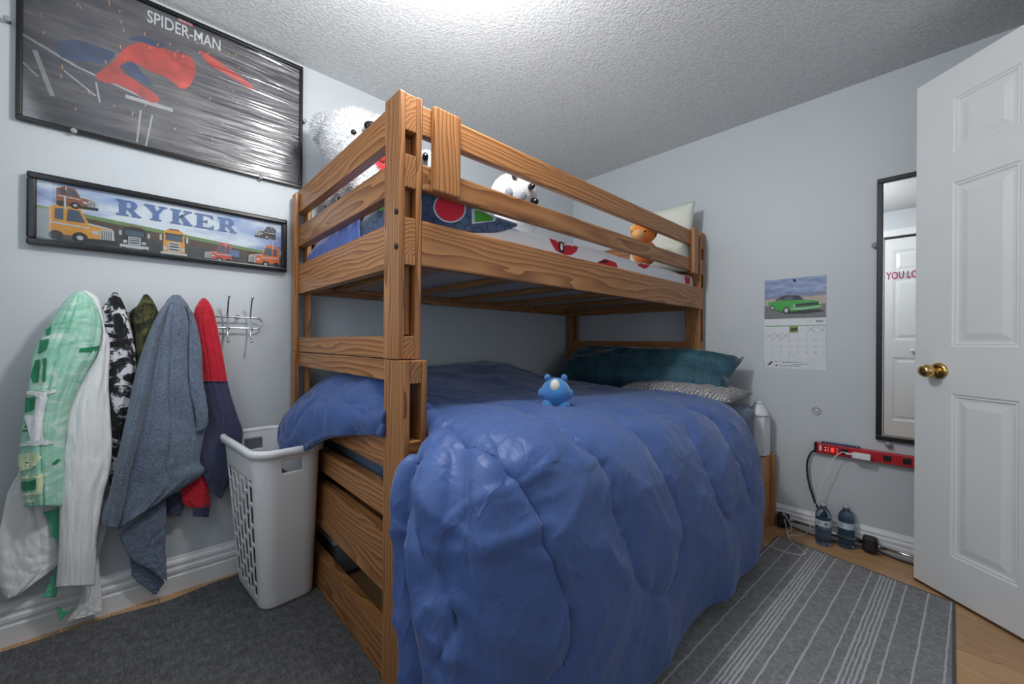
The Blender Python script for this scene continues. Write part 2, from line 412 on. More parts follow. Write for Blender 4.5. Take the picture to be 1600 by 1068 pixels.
# ------------------------------------------------------------------ bunk bed
bed = empty('bunk_bed', (0.55, -1.05, 0), 'honey pine bunk bed with guard rails, bolted square posts and a storage base', 'bed')
def plank(name, a, b, wdir, w, t, bev=0.005, mat=None, parent=None):
    """board from a to b (centre line); w across wdir, t across the third axis; local X runs along the grain"""
    a, b = Vector(a), Vector(b); X = (b-a).normalized(); Yv = Vector(wdir).normalized(); Z = X.cross(Yv); L = (b-a).length
    c = (a+b)/2
    M = Matrix(((X.x, Yv.x, Z.x, c.x), (X.y, Yv.y, Z.y, c.y), (X.z, Yv.z, Z.z, c.z), (0, 0, 0, 1)))
    return obj(name, box((-L/2, -w/2, -t/2), (L/2, w/2, t/2), bev), mat or M_PINE, parent or bed, M, center=False)
YF = -2.11
def post(x0, x1, ya, sign, z0, z1):
    """two stiles with a slot between; ya = outer face, sign = direction into the bed"""
    ts, tb = 0.018, 0.035; xm = (x0+x1)/2
    A = plank('post_stile', (xm, ya+sign*ts/2, z0), (xm, ya+sign*ts/2, z1), (1, 0, 0), x1-x0, ts, 0.003)
    B = plank('post_stile', (xm, ya+sign*(ts*1.5+tb), z0), (xm, ya+sign*(ts*1.5+tb), z1), (1, 0, 0), x1-x0, ts, 0.003)
    return A, B
ZJ = 0.949
ya_b = -0.028
# z ranges of the end rails: upper unit, lower unit
RU = [(1.588, 1.690), (1.43, 1.522), (1.214, 1.346), (ZJ+0.001, 1.015)]
RLw = [(0.885, ZJ-0.002), (0.625, 0.728), (0.481, 0.566), (0.256, 0.432), (0.002, 0.14)]
UL, UR, LL, LR = (0.022, 0.074), (0.977, 1.066), (0.020, 0.076), (0.984, 1.104)
posts = {}
for key, ya, s in (('foot', YF, 1), ('head', ya_b, -1)):
    yr = ya + s*(0.018+0.0175)
    pA = post(*UL, ya, s, ZJ+0.001, 1.672); pB = post(*UR, ya, s, ZJ+0.001, 1.692)
    post(*LL, ya, s, 0.0, ZJ-0.001); qB = post(*LR, ya, s, 0.0, ZJ-0.001)
    posts[key] = (pA, pB, qB)
    for (z0, z1) in RU:
        plank('end_rail', (0.024, yr, (z0+z1)/2), (UR[1]-0.001, yr, (z0+z1)/2), (0, 0, 1), z1-z0, 0.0348, 0.0022)
    for (z0, z1) in RLw:
        plank('end_rail', (0.024, yr, (z0+z1)/2), (LR[1]-0.001, yr, (z0+z1)/2), (0, 0, 1), z1-z0, 0.0348, 0.0022)
    plank('slot_backing', ((UR[0]+UR[1])/2-.014, yr, ZJ+.07), ((UR[0]+UR[1])/2-.014, yr, 1.58), (1, 0, 0), .060, .030, .001)
    # filler blocks that close the slot at the top and the foot of the lower post
    plank('slot_block', (1.042, yr, 0.57), (1.042, yr, 0.66), (1, 0, 0), 0.112, 0.0345, 0.004) if key == 'foot' else None
# side rails
yi0, yi1 = YF+0.071, ya_b-0.071
plank('side_rail', (1.051, yi0, 1.281), (1.051, yi1-0.0, 1.281), (0, 0, 1), 0.131, 0.034, 0.006)
plank('side_rail', (0.045, yi0, 1.281), (0.045, yi1, 1.281), (0, 0, 1), 0.131, 0.034, 0.006)
for zc, wz in ((1.632, 0.086), (1.471, 0.074)):
    plank('guard_rail', (1.0525, yi0+0.001, zc), (1.0525, -0.17, zc), (0, 0, 1), wz, 0.026, 0.006)
plank('guard_upright', (1.076, -1.965, 1.434), (1.076, -1.965, 1.678), (0, 1, 0), 0.094, 0.021, 0.005)
plank('guard_upright', (1.076, -0.205, 1.418), (1.076, -0.205, 1.690), (0, 1, 0), 0.062, 0.021, 0.005)
plank('wall_rail', (0.040, yi0, 1.49), (0.040, yi1, 1.49), (0, 0, 1), 0.075, 0.026, 0.006)
# bolts
for bx, by, bz in ((1.0205, YF-0.001, 1.358), (1.0205, YF-0.001, 1.262)):
    c = Vector((bx+0.035, by, bz))
    MBt = Matrix.Translation(c) @ Matrix.Rotation(PI/2, 4, 'X')
    b = obj('bolt', lathe([(0.0085, -0.002), (0.0085, 0.003), (0.006, 0.0045), (0.0005, 0.0045)], 14), M_STEEL, bed, MBt, center=False, smooth=True)
for bz in (1.262, 1.20):
    obj('bolt', lathe([(0.006, -0.003), (0.006, 0.003), (0.0005, 0.004)], 12), M_STEEL, bed, Matrix.Translation((0.0205, YF+0.008, bz)) @ Matrix.Rotation(-PI/2, 4, 'Y'), center=False)
# bunk board and slats below the upper mattress
obj('bunk_board', box((0.064, yi0+0.004, 1.262), (1.036, yi1-0.004, 1.272)), M_PLY, bed)
for k in range(6):
    y = -1.90 + k*0.345
    plank('slat', (0.064, y, 1.250), (1.036, y, 1.250), (0, 1, 0), 0.065, 0.022, 0.003)
# lower storage base with drawers: its front stands at x=1.44
XB = 1.44
plank('base_rail', (XB-0.012, -1.95, 0.318), (XB-0.012, -0.063, 0.318), (0, 0, 1), 0.14, 0.024, 0.004, M_PINE2)
plank('base_post', (XB-0.004, -0.046, 0.0), (XB-0.004, -0.046, 0.398), (0, 1, 0), 0.03, 0.05, 0.004, M_PINE2)
plank('base_post', (XB-0.004, -1.966, 0.0), (XB-0.004, -1.966, 0.39), (0, 1, 0), 0.03, 0.05, 0.004, M_PINE2)
obj('base_deck', box((0.08, -2.03, 0.372), (XB-0.026, -0.105, 0.388)), M_PINE2, bed)
obj('base_deck', box((1.10, -0.104, 0.374), (XB-0.03, -0.028, 0.390), 0.003), M_PINE2, bed)
obj('base_back_panel', box((0.62, -1.92, 0.002), (0.64, -0.12, 0.37)), M_PINE2, bed)
obj('base_end_panel', box((0.64, -1.94, 0.002), (XB-0.03, -1.922, 0.37)), M_PINE2, bed)
plank('base_rail', (XB-0.016, -1.95, 0.022), (XB-0.016, -0.063, 0.022), (0, 0, 1), 0.036, 0.02, 0.003, M_PINE2)
for k in range(3):
    y1 = -0.068 - k*0.628; y0 = y1-0.615
    d = plank('drawer_front', (XB-0.013, y0, 0.143), (XB-0.013, y1, 0.143), (0, 0, 1), 0.196, 0.022, 0.004, M_PINE2)
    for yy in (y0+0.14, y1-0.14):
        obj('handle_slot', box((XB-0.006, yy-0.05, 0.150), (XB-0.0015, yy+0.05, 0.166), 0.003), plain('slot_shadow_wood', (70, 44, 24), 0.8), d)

# ------------------------------------------------------------------ bedding
def denim_mat():
    t = NT('denim_sheet'); v = t.coord('Object', (1, 1, 1)); n1 = t.noise(v, 90, 4, 0.8); n2 = t.noise(t.coord('Object', (14, 60, 60)), 2, 4, 0.7)
    f = t.math('ADD', t.math('MULTIPLY', n1, 0.55), t.math('MULTIPLY', n2, 0.5))
    t.set(Base_Color=t.ramp(f, [(0.35, srgb(52, 66, 88)), (0.55, srgb(84, 104, 130)), (0.72, srgb(128, 146, 166))]), Roughness=0.85, Sheen_Weight=0.2)
    t.bump(n1, 0.3, 0.004); return t.m
def rounded_slab(x0, x1, y0, y1, z0, z1, r, puff=0.0, n=(28, 44), amp=0.0, seed=0):
    bm = bmesh.new(); bmesh.ops.create_cube(bm, size=2)
    bmesh.ops.subdivide_edges(bm, edges=bm.edges, cuts=22, use_grid_fill=True)
    hx, hy, hz = (x1-x0)/2, (y1-y0)/2, (z1-z0)/2; c = Vector(((x0+x1)/2, (y0+y1)/2, (z0+z1)/2))
    for v in bm.verts:
        p = Vector((v.co.x*hx, v.co.y*hy, v.co.z*hz))
        q = Vector((max(-hx+r, min(hx-r, p.x)), max(-hy+r, min(hy-r, p.y)), max(-hz+r, min(hz-r, p.z))))
        d = p-q
        if d.length > 1e-6: p = q+d.normalized()*r
        if puff: p.z += puff*(1-(v.co.x)**4)*(1-(v.co.y)**4)*(1 if v.co.z > 0 else 0)
        if amp: p += Vector((noise.noise(p*9+Vector((seed, 0, 0))), noise.noise(p*9+Vector((0, seed+9, 0))), noise.noise(p*8+Vector((0, 0, seed+5)))))*amp
        v.co = p+c
    return bm
mt = tag(obj('mattress', rounded_slab(0.085, 1.408, -2.028, -0.160, 0.389, 0.672, 0.06, 0.01, amp=0.004), denim_mat(), smooth=True), 'thick lower mattress in a mottled denim blue fitted sheet', 'mattress')

# the comforter: cross sections from the wall over the edge down to the hem
def satin(name, rgb):
    t = NT(name); v = t.coord(); f = t.noise(v, 5, 3)
    def ridged(sc, rot, scale, dist):
        n = t.noise(t.coord('Object', sc, (0, 0, 0), rot), scale, 3, .5, dist)
        return t.math('POWER', t.math('SUBTRACT', 1.0, t.math('ABSOLUTE', t.math('MULTIPLY', t.math('SUBTRACT', n, .5), 3.2))), 5.0)
    a = ridged((1, .5, .45), (.5, .2, 0), 8, 1.0); b = ridged((.6, 1, .5), (-.6, 0, .4), 13, .8); n2 = t.noise(v, 30, 3)
    c = srgb(*rgb)
    t.set(Base_Color=t.ramp(f, [(0.3, tuple(x*0.94 for x in c)), (0.7, tuple(x*1.05 for x in c))]), Roughness=0.5, Sheen_Weight=0.2, Sheen_Roughness=0.4, Specular_IOR_Level=0.42)
    h = t.math('ADD', t.math('ADD', t.math('MULTIPLY', a, .8), t.math('MULTIPLY', b, .45)), t.math('MULTIPLY', n2, .35))
    t.bump(h, 0.32, 0.008); return t.m
M_COMF = satin('navy_satin', (62, 89, 146))
ST = [
 [(1.125, -1.97, .70), (1.135, -2.02, .72), (1.145, -2.06, .72), (1.150, -2.09, .69), (1.158, -2.125, .62), (1.20, -2.14, .42), (1.31, -2.15, .02)],
 [(.92, -1.96, .74), (1.03, -1.99, .745), (1.15, -2.03, .745), (1.21, -2.07, .71), (1.240, -2.12, .62), (1.285, -2.145, .38), (1.365, -2.15, .02)],
 [(.55, -1.95, .80), (.80, -1.96, .79), (1.08, -1.98, .765), (1.30, -2.01, .735), (1.38, -2.07, .63), (1.42, -2.11, .36), (1.445, -2.13, .02)],
 [(.10, -1.93, .84), (.50, -1.93, .82), (.95, -1.93, .77), (1.33, -1.93, .745), (1.44, -1.97, .64), (1.49, -2.0, .38), (1.50, -2.01, .03)],
 [(.09, -1.75, .82), (.50, -1.75, .80), (.95, -1.76, .76), (1.32, -1.78, .745), (1.455, -1.80, .65), (1.51, -1.82, .40), (1.515, -1.83, .045)],
 [(.09, -1.45, .83), (.45, -1.45, .79), (.92, -1.45, .755), (1.30, -1.46, .74), (1.45, -1.47, .65), (1.505, -1.48, .41), (1.508, -1.49, .065)],
 [(.09, -1.15, .85), (.38, -1.17, .82), (.85, -1.18, .74), (1.28, -1.18, .73), (1.44, -1.18, .65), (1.505, -1.18, .42), (1.508, -1.18, .075)],
 [(.09, -.92, .85), (.34, -.95, .81), (.82, -.95, .73), (1.27, -.93, .725), (1.43, -.92, .65), (1.515, -.90, .43), (1.53, -.88, .085)],
 [(.12, -.76, .80), (.38, -.78, .76), (.82, -.76, .72), (1.26, -.73, .715), (1.42, -.70, .65), (1.50, -.66, .43), (1.52, -.62, .11)],
 [(.20, -.66, .76), (.44, -.66, .74), (.83, -.62, .715), (1.25, -.59, .71), (1.405, -.56, .65), (1.485, -.53, .44), (1.505, -.50, .14)],
 [(.20, -.64, .72), (.44, -.63, .70), (.83, -.59, .685), (1.24, -.56, .69), (1.39, -.53, .63), (1.465, -.50, .43), (1.485, -.47, .15)],
]
def surf(ST, na, nb):
    rows = [catmull(r, nb) for r in ST]
    cols = [catmull([r[j] for r in rows], na) for j in range(len(rows[0]))]
    return [[cols[j][i] for j in range(len(cols))] for i in range(len(cols[0]))]
G = surf(ST, 22, 30)
def polyline_hits(G, pls):
    bm = grid_mesh(G); t = BVHTree.FromBMesh(bm); out = []
    for pl in pls:
        c = [Vector((a, b, 0)) for a, b in pl]; pts = []
        for p in catmull(c, 10):
            h = t.ray_cast(CAM, ray(p.x, p.y).normalized())
            if h[0]: pts.append(h[0])
        out.append(pts)
    bm.free(); return out
SEAMS = polyline_hits(G, [
 [(700, 672), (727, 698), (793, 745), (828, 797), (845, 850), (863, 885), (880, 942), (885, 981), (876, 1030), (850, 1062)],
 [(820, 650), (907, 705), (942, 740), (955, 793), (977, 858), (985, 898), (1012, 922), (1038, 911), (1056, 845), (1058, 819), (1038, 758), (1020, 718), (994, 683), (960, 660)],
 [(1073, 683), (1095, 731), (1113, 784), (1122, 803), (1136, 809), (1145, 790)],
 [(1073, 643), (1113, 661), (1139, 710), (1156, 745), (1166, 785)],
 [(640, 668), (662, 740), (668, 810), (690, 880), (712, 960), (702, 1020)],
 [(880, 640), (960, 652), (1040, 650)]])
def noise_f(p, f, s): return noise.noise(Vector((p.x*f+s, p.y*f-s, p.z*f+2*s)))
from mathutils.kdtree import KDTree
kds = []
for s in SEAMS:
    if len(s) < 4: continue
    kd = KDTree(len(s)); [kd.insert(p, i) for i, p in enumerate(s)]; kd.balance(); kds.append(kd)
def ridge(p, f, s): return 1-abs(noise_f(p, f, s))*2
def displace(G, fn):
    n, m = len(G), len(G[0]); out = []
    for i in range(n):
        row = []
        for j in range(m):
            a = G[min(i+1, n-1)][j]-G[max(i-1, 0)][j]; b = G[i][min(j+1, m-1)]-G[i][max(j-1, 0)]
            nn = a.cross(b)
            nn = nn.normalized() if nn.length > 1e-9 else Vector((0, 0, 1))
            row.append(G[i][j] + nn*fn(G[i][j], i/(n-1), j/(m-1)))
        out.append(row)
    return out
a = G[100][60]; nrm = (G[101][60]-G[100][60]).cross(G[100][61]-G[100][60])
SGN = 1 if nrm.z > 0 else -1
def crease(p, f, s, pw=6.0):
    """sparse sharp folds"""
    a = 1-abs(noise_f(p, f, s)); return a**pw
def comf_d(p, u, v):
    d = 0.0
    q = Vector((p.x*1.0, p.y*1.0, p.z*1.3))
    w_ = Vector((noise_f(q, 3.1, 11.0), noise_f(q, 3.1, 12.5), noise_f(q, 3.1, 14.1)))*0.10
    d += 0.013*noise_f(q, 2.6, 1.7)
    d += 0.006*noise_f(Vector((q.x+0.2*q.y, q.y*1.5-0.6*q.z, q.z*0.6)), 6.0, 4.1)
    near = smooth01((-p.y-1.35)/0.5); side = smooth01((v-0.45)/0.15)
    qa = q+w_
    # folds that run diagonally down the hanging side, longer ones near the post
    e1 = Vector((qa.x*.4, qa.y*1.0+qa.z*.55, qa.z*.35-qa.y*.1)); e2 = Vector((qa.x*.6, qa.y*.8-qa.z*.7, qa.z*.45+qa.y*.35))
    d += side*(0.007*crease(e1, 4.2, 21.0, 9)+0.006*crease(e2, 5.5, 31.0, 11))*(.6+.8*near)
    d += 0.007*crease(Vector((qa.x*1.0+qa.y*.3, qa.y*.5, qa.z)), 6.5, 41.0, 7)*(1-.5*side)
    d += near*0.006*crease(Vector((qa.x*.9+qa.z*.3, qa.y*.9-qa.x*.4, qa.z*.5)), 4.5, 8.3, 8)
    gl_ = math.sin(u*58+2.5*noise_f(q, 3, 2.2)+p.z*3)
    d += side*0.020*smooth01((.30-u)/.12)*(abs(gl_)**.6)*(1 if gl_ > 0 else -1)
    d += side*smooth01((v-0.75)/0.25)*0.012*math.sin(p.y*16+2*noise_f(q, 2.5, 6.1))
    k = min([kd.find(p)[2] for kd in kds]) if kds else 1
    d += 0.010*(1-math.exp(-(k/0.06)**2)) - 0.011*math.exp(-(k/0.010)**2)
    if k < 0.06: d += 0.006*noise_f(p, 24, 2.2)*math.exp(-((k-0.015)/0.022)**2)
    d += 0.03*math.exp(-((p.x-0.25)/0.16)**2)*noise_f(q, 5, 9.2)
    return SGN*d
G2 = displace(G, comf_d)
bmc = grid_mesh(G2)
COMF_TREE = BVHTree.FromBMesh(bmc)
if SGN < 0:
    for f in bmc.faces: f.normal_flip()
# the corner that spills over the foot rails towards the basket
FL = [
 [(1.02, -1.90, .72), (1.02, -1.98, .82), (1.01, -2.035, .84), (1.0, -2.118, .80), (1.0, -2.125, .735)],
 [(.88, -1.90, .74), (.88, -1.98, .86), (.87, -2.04, .875), (.86, -2.135, .80), (.85, -2.14, .715)],
 [(.70, -1.90, .75), (.70, -1.99, .865), (.69, -2.06, .875), (.68, -2.165, .79), (.665, -2.175, .675)],
 [(.52, -1.90, .75), (.52, -1.99, .865), (.51, -2.07, .86), (.50, -2.185, .75), (.49, -2.20, .60)],
 [(.38, -1.90, .75), (.38, -1.99, .855), (.37, -2.07, .83), (.33, -2.19, .70), (.35, -2.22, .575)],
 [(.27, -1.90, .75), (.27, -1.99, .83), (.25, -2.07, .80), (.20, -2.18, .68), (.21, -2.20, .575)],
 [(.15, -1.90, .74), (.16, -1.99, .79), (.16, -2.07, .76), (.12, -2.15, .66), (.10, -2.18, .585)],
]
FG = surf(FL, 12, 14)
def flap_d(p, u, v):
    q = Vector((p.x, p.y, p.z)); w_ = Vector((noise_f(q, 5, 11.0), noise_f(q, 5, 12.5), noise_f(q, 5, 14.1)))*0.06
    q2 = q+w_
    return 0.012*noise_f(q, 6, 2.3)+0.016*crease(Vector((q2.x*1.2-q2.z*0.9, q2.y, q2.z*0.4+q2.x*0.3)), 7, 5.1, 5)+0.010*crease(Vector((q2.x*.5+q2.z*1.2, q2.y, q2.z*0.5-q2.x*.5)), 9, 7.7, 6)
FG2 = displace(FG, lambda p, u, v: -flap_d(p, u, v))
bmf = grid_mesh(FG2)
comf = obj('comforter', bmc, M_COMF, smooth=True)
tag(comf, 'crumpled navy blue satin quilted comforter hanging over the lower bunk', 'comforter')
solid(comf, 0.016, -1)
fl = obj('folded_corner', bmf, M_COMF, comf, smooth=True); solid(fl, 0.022, 0)
M_STITCH = plain('navy_stitching', (22, 30, 58), .8)
for s_ in SEAMS:
    if len(s_) < 4: continue
    pts = []
    for p in s_:
        r_ = (p-CAM).normalized(); h_ = COMF_TREE.ray_cast(CAM, r_)
        if h_[0]: pts.append(h_[0]-r_*.0003)
    pts = [p for i_, p in enumerate(pts) if i_ == 0 or (p-pts[i_-1]).length > .002]
    if len(pts) > 3: obj('quilting_seam', tube(catmull(pts, 3), .0016, 5), M_STITCH, comf, smooth=True)
# hem piping
hem = [r[-1] for r in G2]; obj('hem_piping', tube(hem[::2], 0.006, 6), M_COMF, comf, smooth=True)
hem = [r[-1] for r in FG2]; obj('hem_piping', tube(hem[::2], 0.008, 6), M_COMF, comf, smooth=True)

def pillow(L, W, Hh, n=26, amp=0.008, seed=0, pinch=0.35):
    """cushion with drawn-in seams, longer along X"""
    P = []
    bm = bmesh.new(); V = {}
    for s in (1, -1):
        for i in range(n+1):
            for j in range(n+1):
                a, b = 2*i/n-1, 2*j/n-1
                edge = i in (0, n) or j in (0, n)
                if edge and (i, j, 1) in V: V[i, j, s] = V[i, j, 1]; continue
                k = (1-abs(a)**3.2)*(1-abs(b)**3.2)
                x = a*L/2*(1-0.06*(1-b*b)*abs(a)**4*0-0.05*(1-abs(b))*abs(a)**6); y = b*W/2*(1-0.09*(1-abs(a)**2)*abs(b)**6)
                p = Vector((x, y, s*Hh/2*max(k, 0)**0.55))
                p.z += amp*noise_f(Vector((a*2, b*2, s)), 1.6, seed)*min(1, k*3)
                p.z += amp*0.7*noise_f(Vector((a*5, b*5, s)), 1.6, seed+3)*min(1, k*3)
                V[i, j, s] = bm.verts.new(p)
    for s in (1, -1):
        for i in range(n):
            for j in range(n):
                q = [V[i, j, s], V[i+1, j, s], V[i+1, j+1, s], V[i, j+1, s]]
                bm.faces.new(q if s == 1 else q[::-1])
    return bm
def teal_mat():
    t = NT('teal_velvet'); v = t.coord(); n1 = t.noise(t.coord('Object', (30, 6, 6)), 2, 3); n2 = t.noise(v, 9, 3); 
    f = t.math('ADD', t.math('MULTIPLY', n1, 0.5), t.math('MULTIPLY', n2, 0.5))
    t.set(Base_Color=t.ramp(f, [(0.35, srgb(22, 56, 72)), (0.65, srgb(52, 98, 114))]), Roughness=0.7, Sheen_Weight=0.6, Sheen_Roughness=0.3)
    t.bump(n1, 0.3, 0.004); return t.m
Mp = Matrix.Translation((0.725, -0.275, 0.825)) @ Matrix.Rotation(0.02, 4, 'Y') @ Matrix.Rotation(math.radians(38), 4, 'X')
tag(obj('body_pillow', pillow(1.20, 0.37, 0.21, amp=0.022, seed=4), teal_mat(), None, Mp, center=False, smooth=True), 'long dark teal velvet body pillow leaning on the headboard', 'pillow')
def leaf_mat():
    t = NT('grey_leaf_print'); v = t.coord('Object', (1, 1, 1))
    w1 = t.n('ShaderNodeTexWave'); t.link(t.coord('Object', (1, 1, 1), (0, 0, 0), (0, 0, 0.7)), w1.inputs['Vector']); w1.inputs['Scale'].default_value = 22; w1.inputs['Distortion'].default_value = 9; w1.inputs['Detail'].default_value = 2; w1.inputs['Detail Scale'].default_value = 1.4
    n = t.noise(v, 40, 3)
    f = t.math('ADD', t.math('MULTIPLY', w1.outputs['Fac'], 0.7), t.math('MULTIPLY', n, 0.3))
    t.set(Base_Color=t.ramp(f, [(0.6, srgb(112, 112, 116)), (0.78, srgb(196, 194, 192))]), Roughness=0.85); return t.m
Mp = Matrix.Translation((1.075, -0.36, 0.725)) @ Matrix.Rotation(0.05, 4, 'Z')
tag(obj('pillow', pillow(0.62, 0.44, 0.12, seed=11), leaf_mat(), None, Mp, center=False, smooth=True), 'flat grey pillow with white leaf print under the teal body pillow', 'pillow')

# ------------------------------------------------------------------ upper bunk bedding
M_SHEET = fabric('white_sheet', (226, 228, 234), 0.03, 300, 0.1, 0.6, 0.1, 0.02)
um = empty('upper_mattress', (0.55, -1.05, 1.272), 'upper bunk mattress in a white sheet with red patches', 'mattress')
um_bm = rounded_slab(0.066, 1.034, yi0+0.006, yi1-0.006, 1.272, 1.425, 0.035, 0.0, amp=0.010, seed=3)
for v in um_bm.verts:
    v.co.x = max(0.064, min(1.0345, v.co.x)); v.co.y = max(yi0+0.003, min(yi1-0.003, v.co.y))
UM_TREE = BVHTree.FromBMesh(um_bm)
obj('fitted_sheet', um_bm, M_SHEET, um, smooth=True)
def decal(tree, polys, off=0.0015, cuts=3):
    """flat print laid on a surface: every vertex is set onto the surface it is printed on"""
    bm = bmesh.new()
    for p in polys: bm.faces.new([bm.verts.new((a, b, 0)) for a, b in p])
    bmesh.ops.triangulate(bm, faces=bm.faces)
    bmesh.ops.subdivide_edges(bm, edges=bm.edges, cuts=cuts, use_grid_fill=True)
    bmesh.ops.triangulate(bm, faces=bm.faces)
    dead = []
    for v in bm.verts:
        r = ray(v.co.x, v.co.y).normalized(); h = tree.ray_cast(CAM, r)
        if h[0] is None: dead.append(v)
        else:
            nn = h[1] if h[1].dot(r) < 0 else -h[1]
            v.co = h[0]+nn*off
    bmesh.ops.delete(bm, geom=dead, context='VERTS'); return bm
M_RED = fabric('red_print', (196, 28, 44), 0.08, 300, 0.1, 0.6, 0.1)
M_INK = fabric('black_print', (24, 22, 26), 0.1, 300, 0.1, 0.6, 0.1)
M_BLUEP = fabric('blue_print', (44, 74, 140), 0.1, 300, 0.1, 0.6, 0.1)
for pl_ in ([(853, 362), (878, 372), (904, 384), (900, 393), (893, 398), (882, 398), (868, 391), (862, 381)], [(932, 410), (945, 404), (962, 410), (965, 417), (958, 420), (944, 416)], [(990, 399), (1016, 410), (1013, 417), (1006, 420), (997, 415)], [(1069, 431), (1078, 433), (1078, 444), (1071, 443)]):
    obj('red_patch', decal(UM_TREE, [pl_]), M_RED, um)
for pl_ in ([(873, 377), (878, 377), (882, 386), (880, 395), (874, 394), (872, 386)], [(934, 410), (944, 406), (952, 408), (946, 411)], [(998, 404), (1004, 404), (1006, 412), (1001, 414)]):
    obj('black_patch', decal(UM_TREE, [pl_], 0.0022), M_INK, um)
obj('white_patch', decal(UM_TREE, [[(875, 380), (878, 381), (879, 388), (877, 392), (874.5, 388)]], 0.003), M_SHEET, um)
obj('blue_patch', decal(UM_TREE, [[(885, 369), (912, 378), (922, 384), (905, 383), (892, 376)]]), M_BLUEP, um)
# hexagon print blanket heaped at the foot end
def hex_mat():
    t = NT('hexagon_print'); tc = t.n('ShaderNodeTexCoord'); sp = t.n('ShaderNodeSeparateXYZ'); t.link(tc.outputs['Object'], sp.inputs[0])
    K = 26.0
    x = t.math('MULTIPLY', t.math('ADD', sp.outputs[1], t.math('MULTIPLY', sp.outputs[0], 0.6)), K); y = t.math('MULTIPLY', t.math('ADD', sp.outputs[2], t.math('MULTIPLY', sp.outputs[0], 0.6)), K)
    s3 = 1.7320508
    def cell(ox, oy):
        a = t.math('ABSOLUTE', t.math('SUBTRACT', t.math('FLOORED_MODULO', t.math('ADD', x, ox), 1.0), 0.5))
        b = t.math('ABSOLUTE', t.math('SUBTRACT', t.math('FLOORED_MODULO', t.math('ADD', y, oy), s3), s3/2))
        return t.math('MAXIMUM', a, t.math('ADD', t.math('MULTIPLY', a, 0.5), t.math('MULTIPLY', b, s3/2)))
    d = t.math('MINIMUM', cell(100, 100*s3), cell(100.5, 100*s3+s3/2))
    n = t.noise(tc.outputs['Object'], 7, 2)
    c1 = t.ramp(n, [(0.35, srgb(34, 52, 92)), (0.65, srgb(66, 92, 128))])
    m = t.n('ShaderNodeMix', data_type='RGBA'); t.link(t.ramp(d, [(0.455, (0, 0, 0)), (0.475, (1, 1, 1))]), m.inputs[0]); t.link(c1, m.inputs[6]); m.inputs[7].default_value = (*srgb(22, 30, 54), 1)
    t.set(Base_Color=m.outputs[2], Roughness=0.8, Sheen_Weight=0.2); return t.m
BL = [  # across the bed (x), stations along y
 [(.09, -2.046, 1.345), (.30, -2.046, 1.345), (.60, -2.046, 1.345), (.85, -2.046, 1.345), (1.0, -2.046, 1.345), (1.032, -2.044, 1.345), (1.0362, -2.040, 1.342)],
 [(.09, -2.042, 1.40), (.30, -2.042, 1.425), (.60, -2.034, 1.44), (.85, -2.034, 1.455), (1.0, -2.03, 1.455), (1.030, -2.028, 1.43), (1.0362, -2.026, 1.35)],
 [(.09, -1.98, 1.44), (.30, -1.98, 1.47), (.60, -1.98, 1.49), (.85, -1.98, 1.505), (.99, -1.98, 1.485), (1.030, -1.98, 1.44), (1.0368, -1.98, 1.345)],
 [(.09, -1.86, 1.45), (.30, -1.86, 1.48), (.60, -1.86, 1.50), (.85, -1.86, 1.50), (.99, -1.87, 1.475), (1.031, -1.87, 1.435), (1.0368, -1.87, 1.352)],
 [(.09, -1.72, 1.44), (.30, -1.72, 1.46), (.60, -1.72, 1.48), (.85, -1.72, 1.47), (.99, -1.73, 1.45), (1.031, -1.74, 1.428), (1.0366, -1.74, 1.375)],
 [(.09, -1.58, 1.43), (.30, -1.58, 1.44), (.60, -1.58, 1.45), (.85, -1.58, 1.445), (.99, -1.60, 1.44), (1.030, -1.63, 1.425), (1.0362, -1.66, 1.405)],
]
BG = displace(surf(BL, 10, 8), lambda p, u, v: 0.008*noise_f(p, 9, 3.3)*max(0,min(1, (.8-v)*8))*min(1, u*4))
bbm = grid_mesh(BG)
bbm.normal_update(); bbm.faces.ensure_lookup_table()
if bbm.faces[len(bbm.faces)//3] .normal.z < 0: bmesh.ops.reverse_faces(bbm, faces=bbm.faces)
BTREE = BVHTree.FromBMesh(bbm)
blk = tag(obj('blanket', bbm, hex_mat(), smooth=True), 'navy hexagon print blanket with red and green emblems on the upper bunk', 'blanket')
solid(blk, 0.01, -1)
M_GREEN = fabric('green_print', (70, 150, 50), 0.12, 200, 0.1, 0.7, 0.1)
M_WHITE_P = fabric('pale_outline_print', (190, 205, 225), 0.05, 200, 0.1, 0.7, 0.1)
M_RED2 = fabric('crimson_print', (200, 40, 62), 0.08, 200, 0.1, 0.7, 0.1)
def ell(cx, cy, rx, ry, rot=0, n=20):
    c, s = math.cos(rot), math.sin(rot)
    return [(cx+rx*math.cos(2*PI*k/n)*c-ry*math.sin(2*PI*k/n)*s, cy+rx*math.cos(2*PI*k/n)*s+ry*math.sin(2*PI*k/n)*c) for k in range(n)]
obj('emblem_outline', decal(BTREE, [ell(702, 325, 26, 23, 0.3), [(736, 326), (752, 328), (776, 341), (772, 346), (737, 350)]], 0.002), M_WHITE_P, blk)
obj('red_emblem', decal(BTREE, [ell(702, 325, 23.5, 20.5, 0.3)], 0.003), M_RED2, blk)
obj('green_emblem', decal(BTREE, [[(741, 329), (753, 331), (771, 341), (768, 345), (741, 347)]], 0.003), M_GREEN, blk)
obj('green_emblem', decal(BTREE, [[(592, 322), (602, 318), (603, 328), (594, 331)]], 0.003), M_GREEN, blk)
